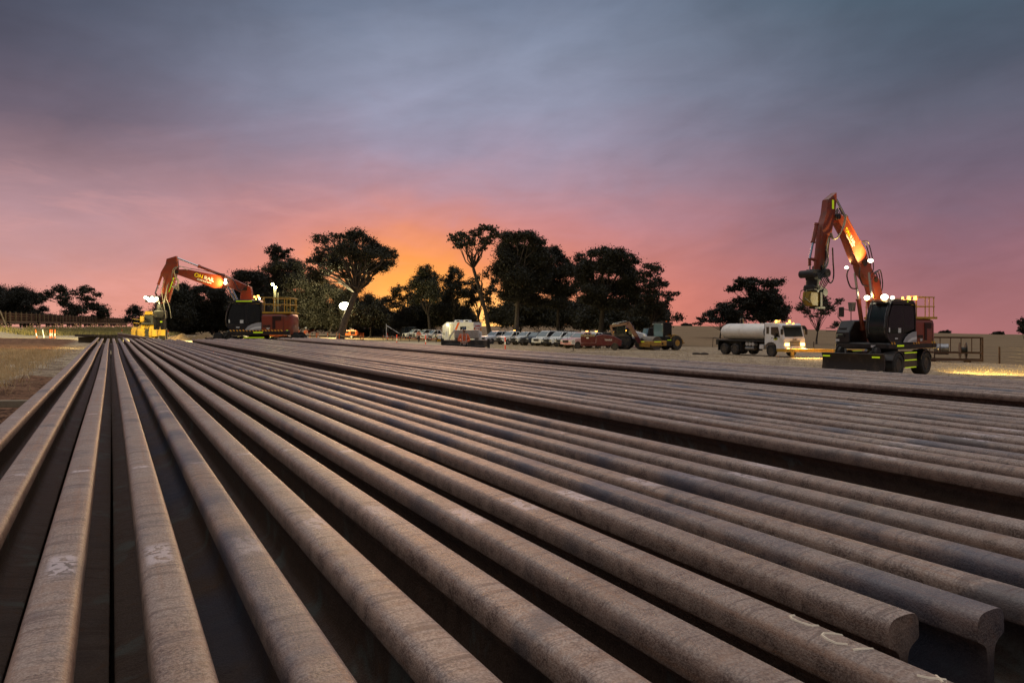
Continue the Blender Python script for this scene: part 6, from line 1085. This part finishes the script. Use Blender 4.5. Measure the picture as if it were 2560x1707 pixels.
q = MB(); tb = lambda p, r_=.03: q.tube(p, r_, 5); tb([(.9, 1.5, 1.5), (.9, 1.5, 2.35), (.9, .4, 2.3)]); tb([(.9, 1.5, 2.1), (.9, .4, 2.1)]); tb([(.4, 1.5, 1.5), (.4, 1.5, 2.3)]); tb([(1.2, -.3, 1.75), (1.25, -.4, 2.4)]); tb([(1.3, -.2, 1.9), (1.4, -1.5, 2.0)], .015); tb([(.9, -.9, 1.7), (.9, -1.45, 1.75), (.9, -1.45, 1.5)]); q.build('handrail', railyel, T)
q = MB()
for k in range(5): q.tube([(1.3, -.3+.14*k, 1.75), (1.55, -.25+.13*k, 2.15-.04*k), (1.6, -.2+.1*k, 1.6), (1.68, -.4+.12*k, 1.1)], .03, 5)
q.build('hoses', M('black_hose', (.02, .02, .02), .35), T); q = MB(); q.prism([(.5, 2.36), (1.1, 2.3), (1.0, 2.5), (.7, 2.55)], -.35, .4, b=.04); q.box(1.0, 1.3, -.8, -.4, 1.8, 2.2, b=.05); q.box(.9, 1.2, .55, .75, 1.8, 2.3, b=.03); q.build('seat_and_levers', yl, T)
# loose rail being laid down beyond the stack
me_ = rail_mesh(0, 9, .0); o = bpy.data.objects.new('steel_rail', me_); COL.objects.link(o); o.location = (wx(406, 26), 26, wz(848, 26)); o.rotation_euler = (R(-3.5)+R(4.5), 0, R(38)); tag(o, 'single loose rail lying crosswise, held up toward the yellow machine', 'rail')
# soil heap
def heap(px0, px1, Y, h, lab):
    x0, x1 = wx(px0, Y), wx(px1, Y); nx_, ny_ = 60, 16; V = []; 
    for j in range(ny_+1):
        for i in range(nx_+1):
            u, v_ = i/nx_, j/ny_; X = x0+(x1-x0)*u; Y2 = Y-2.5+5*v_; e = (math.sin(math.pi*u)**.45)*(math.sin(math.pi*v_)**.8); z = g(X, Y2)-.05+h*e*(.72+.2*math.sin(u*13+1)+.1*math.sin(u*31+v_*6))+rng.normal(0, .025)*e; V.append((X, Y2, z))
    F = [(j*(nx_+1)+i, j*(nx_+1)+i+1, (j+1)*(nx_+1)+i+1, (j+1)*(nx_+1)+i) for j in range(ny_) for i in range(nx_)]
    q = MB(); q.add(V, F); o = q.build('soil_heap', M('heap_soil', (.22, .14, .065), .95, var=.5, scale=3, bump=.8), None, 80); tag(o, lab, 'soil heap')
heap(425, 478, 88, .85, 'small brown soil heap right of the yellow machine'); heap(462, 560, 92, 1.0, 'long low brown soil heap left of the excavator')
# sleepers lying beyond the far rail ends
for i in range(9): px = 214+i*9.6; X, Y, Z = pat(px, 64+.2*i); q = MB(); q.box(-.13, .13, -1.2, 1.2, 0, .2, b=.01); o = q.build('timber_sleeper', darkwood); o.location = (X, Y, Z+.55); o.rotation_euler = (0, 0, R(70)); tag(o, f'{ORD[i+1]} dark sleeper from the left in the row beyond the far rail ends', 'sleeper', 'sleepers beyond the rail ends')
q = MB(); q.box(-1.7, 1.7, -.6, .6, 0, .55, b=.02); o = q.build('timber_sleeper_bed', darkwood); X, Y, Z = pat(252, 65); o.location = (X, Y, Z); o.rotation_euler = (0, 0, R(2)); tag(o, 'low dark timber packing carrying the row of sleepers', 'packing')
# ---------- fence on the right, cage, beam
T = thing('wire_fence', 'farm fence of thin dark posts and wires along the right hand field', 'fence', (35.6, 60, g(35.6, 60)))
fy = [47, 52, 60, 70, 84, 100, 118]; q = MB()
for i, Y in enumerate(fy):
    z = g(35.6, Y)-T.location.z; p = MB(); p.box(-.04, .04, Y-60-.04, Y-60+.04, z-.1, z+1.22); p.build('fence_post', rust, T)
    if i:
        z0 = g(35.6, fy[i-1])-T.location.z
        for h in (.25, .5, .75, 1.0, 1.18): q.tube([(0, fy[i-1]-60, z0+h), (0, Y-60, z+h)], .006, 3)
q.build('wires', steel, T)
X, Y, Z = pat(2385, 54); T = thing('scrap_cage', 'rusty open steel cage on skids holding drums, right of the right excavator', 'cage', (X-.3, Y, Z+.1), R(-30)); q = MB(); L_, W_, H_h = 2.0, 1.0, 1.75
for x in (-L_, L_):
    for y in (-W_, W_): q.box(x-.05, x+.05, y-.05, y+.05, 0, H_h)
for z in (.1, .62, H_h): 
    for y in (-W_, W_): q.box(-L_, L_, y-.04, y+.04, z-.05, z+.04)
    for x in (-L_, L_): q.box(x-.04, x+.04, -W_, W_, z-.05, z+.04)
for k in range(1, 6): x = -L_+k*2*L_/6; q.box(x-.03, x+.03, -W_-.02, -W_+.02, .6, H_h)
q.box(-L_, L_, -W_, W_, .02, .08); q.box(-1.3, -.9, -W_, W_, -.12, .05); q.box(.9, 1.3, -W_, W_, -.12, .05); q.build('cage_frame', rust, T)
T2 = thing('steel_drum', 'grey steel drum lying inside the rusty cage', 'drum', (X-.8, Y+.3, Z+.65), R(-30)); q = MB(); q.lathe([(.38, -.5), (.42, -.48), (.4, -.2), (.42, -.18), (.4, .2), (.42, .48), (.38, .5)], (0, 0, .3), 'x', 20); q.build('drum_body', steel, T2)
T2 = thing('cable_reel', 'dark cable reel standing on edge inside the rusty cage', 'reel', (X+.55, Y-.2, Z+.22), R(-24)); q = MB(); q.lathe([(.62, -.22), (.62, -.18), (.25, -.17), (.25, .17), (.62, .18), (.62, .22)], (0, 0, .64), 'x', 24); q.build('reel_body', blackm, T2)
X, Y, Z = pat(1985, 57); q = MB(); q.box(-.2, 6.4, -.12, .12, .45, .70, b=.02); q.box(.9, 1.1, -.25, .25, 0, .45); q.box(4.9, 5.1, -.25, .25, 0, .45); o = q.build('lifting_beam', M('beam_yellow', (.6, .36, .05), .5, dirt=(.3, .18, .06))); o.location = (X-.8, Y+1, Z); o.rotation_euler = (0, 0, R(-14)); tag(o, 'long yellow steel beam lying behind the dozer blade, right of the water truck', 'beam')
# far house and small dark things
X, Y, Z = pat(1470, 300); T = thing('farm_house', 'tiny pale farm house seen far off between the tree trunks', 'house', (X, Y, wz(811, 300))); q = MB(); q.box(-3.5, 3.5, -3, 3, 0, .9); q.build('wall', cream, T); q = MB(); q.prism([(-4, .9), (4, .9), (2.6, 1.5), (-2.2, 1.5)], -3.4, 3.4); q.build('roof', whitep, T); q = MB(); q.box(-1, 0, -3.05, -3.0, .3, .8); q.build('window', dglass, T)
for px, py, lab in ((1740, 878, 'small dark object lying on the straw right of the roller'), (1760, 876, 'second small dark clod on the straw left of the water truck')): 
    Y = 62; X = wx(px, Y); q = MB(); q.ball((0, 0, .08), .35, .2, .12, 10); q.ball((.25, .1, .06), .2, .15, .1, 8); o = q.build('earth_clod', darkwood); o.location = (X, Y, g(X, Y)); tag(o, lab, 'clod')
# ---------- train of flat wagons loaded with rails
def wagon(i, u0, u1, load, lab):
    d = Vector((-.34, .94, 0)); c_ = Vector((-91.3, 136, 0))+d*(u0+u1)/2; L_ = (u1-u0)/2-.5; z = g(c_.x, c_.y)+.15; T = thing('flat_wagon', lab, 'rail wagon', (c_.x, c_.y, z), math.atan2(.94, -.34), 'flat wagons of the train')
    wb = M('wagon_brown', (.05, .035, .025), .8, dirt=(.12, .08, .05)); q = MB(); q.box(-L_, L_, -1.3, 1.3, 1.0, 1.12); q.box(-L_, L_, -.25, .25, .65, 1.0)
    for s_ in (-1, 1): y0, y1 = sorted((s_*1.18, s_*1.3)); q.box(-L_, L_, y0, y1, .82, 1.0)
    q.box(-L_-.5, -L_, -.1, .1, .8, .95); q.box(L_, L_+.5, -.1, .1, .8, .95); q.build('deck', wb, T)
    q = MB(); n_ = int(2*L_/2.2)
    for k in range(n_): x = -L_+.6+k*(2*L_-1.2)/(n_-1); q.box(x-.12, x+.12, 1.301, 1.31, .86, .94)
    q.build('lashing_points', M('pale_marking', (.6, .58, .45), .6), T)
    for x in (-L_+1.6, L_-1.6):
        q = MB(); q.box(x-1.2, x+1.2, -.9, .9, .42, .62, b=.05); q.build('bogie', blackm, T)
        for xx in (x-.85, x+.85):
            q = MB()
            for y in (-.72, .72): q.lathe([(.1, -.07), (.42, -.07), (.46, -.065), (.46, -.04), (.42, -.03), (.41, .07), (.1, .07)], (xx, y, .46), 'y', 18)
            q.cyl((xx, -.8, .46), (xx, .8, .46), .08); q.build('wheel_pair', steel, T)
    for k in range(6 if load > 1 else 4):
        x = -L_+.4+k*(2*L_-.8)/((6 if load > 1 else 4)-1)
        for y in (-1.22, 1.22): q = MB(); q.box(x-.09, x+.09, y-.07, y+.07, 1.0, 2.75, b=.01); q.build('stanchion', M('stanchion_paint', (.16, .12, .06), .7, dirt=(.08, .05, .03)), T)
    for ly in range(load):
        q = MB()
        for k in range(9): y = -1.0+k*.25; q.box(-L_+.1, L_-.1, y-.035, y+.035, 1.25+ly*.38, 1.32+ly*.38); q.box(-L_+.1, L_-.1, y-.01, y+.01, 1.15+ly*.38, 1.25+ly*.38); q.box(-L_+.1, L_-.1, y-.07, y+.07, 1.125+ly*.38, 1.15+ly*.38)
        for x in (-L_*.8, -L_*.3, L_*.3, L_*.8): q.box(x-.06, x+.06, -1.1, 1.1, 1.325+ly*.38, 1.5+ly*.38)
        q.build('rail_load', MATS['rusty_frame'] if ly % 2 else M('load_rust', (.10, .045, .025), .8, var=.4), T)
u = -37; labs = ['nearest flat wagon at the left picture edge, lightly loaded with rails', 'second flat wagon from the left, piled high with rails between stanchions', 'third flat wagon from the left, behind the bollard group', 'fourth flat wagon from the left, below the wide spreading gum', 'fifth flat wagon from the left in the train', 'sixth flat wagon from the left in the train', 'seventh flat wagon from the left in the train', 'farthest flat wagon at the right end of the train']
for i, lab in enumerate(labs): wagon(i, u, u+17, 1 if i == 0 else 4, lab); u += 17.4
T = thing('leaning_post', 'slanting timber post leaning before the nearest wagon', 'post', pat(14, 112)); q = MB(); q.tube([(-.9, 0, 2.9), (.5, -.3, 0)], .1); q.build('timber', wood, T)
tk = MB(); d = Vector((-.34, .94, 0)); s_ = Vector((.94, .34, 0))
for sg in (-.72, .72):
    pts = [Vector((-91.3, 136, 0))+d*k+s_*sg for k in range(-45, 125, 5)]; tk.tube([Vector((p.x, p.y, g(p.x, p.y)+.1)) for p in pts], .06, 4)
o = tk.build('railway_track', steel); tag(o, 'pair of rails the train stands on', 'track')
print('objects', len(bpy.data.objects), 'tris~', sum(len(o.data.polygons) for o in bpy.data.objects if o.type == 'MESH'))
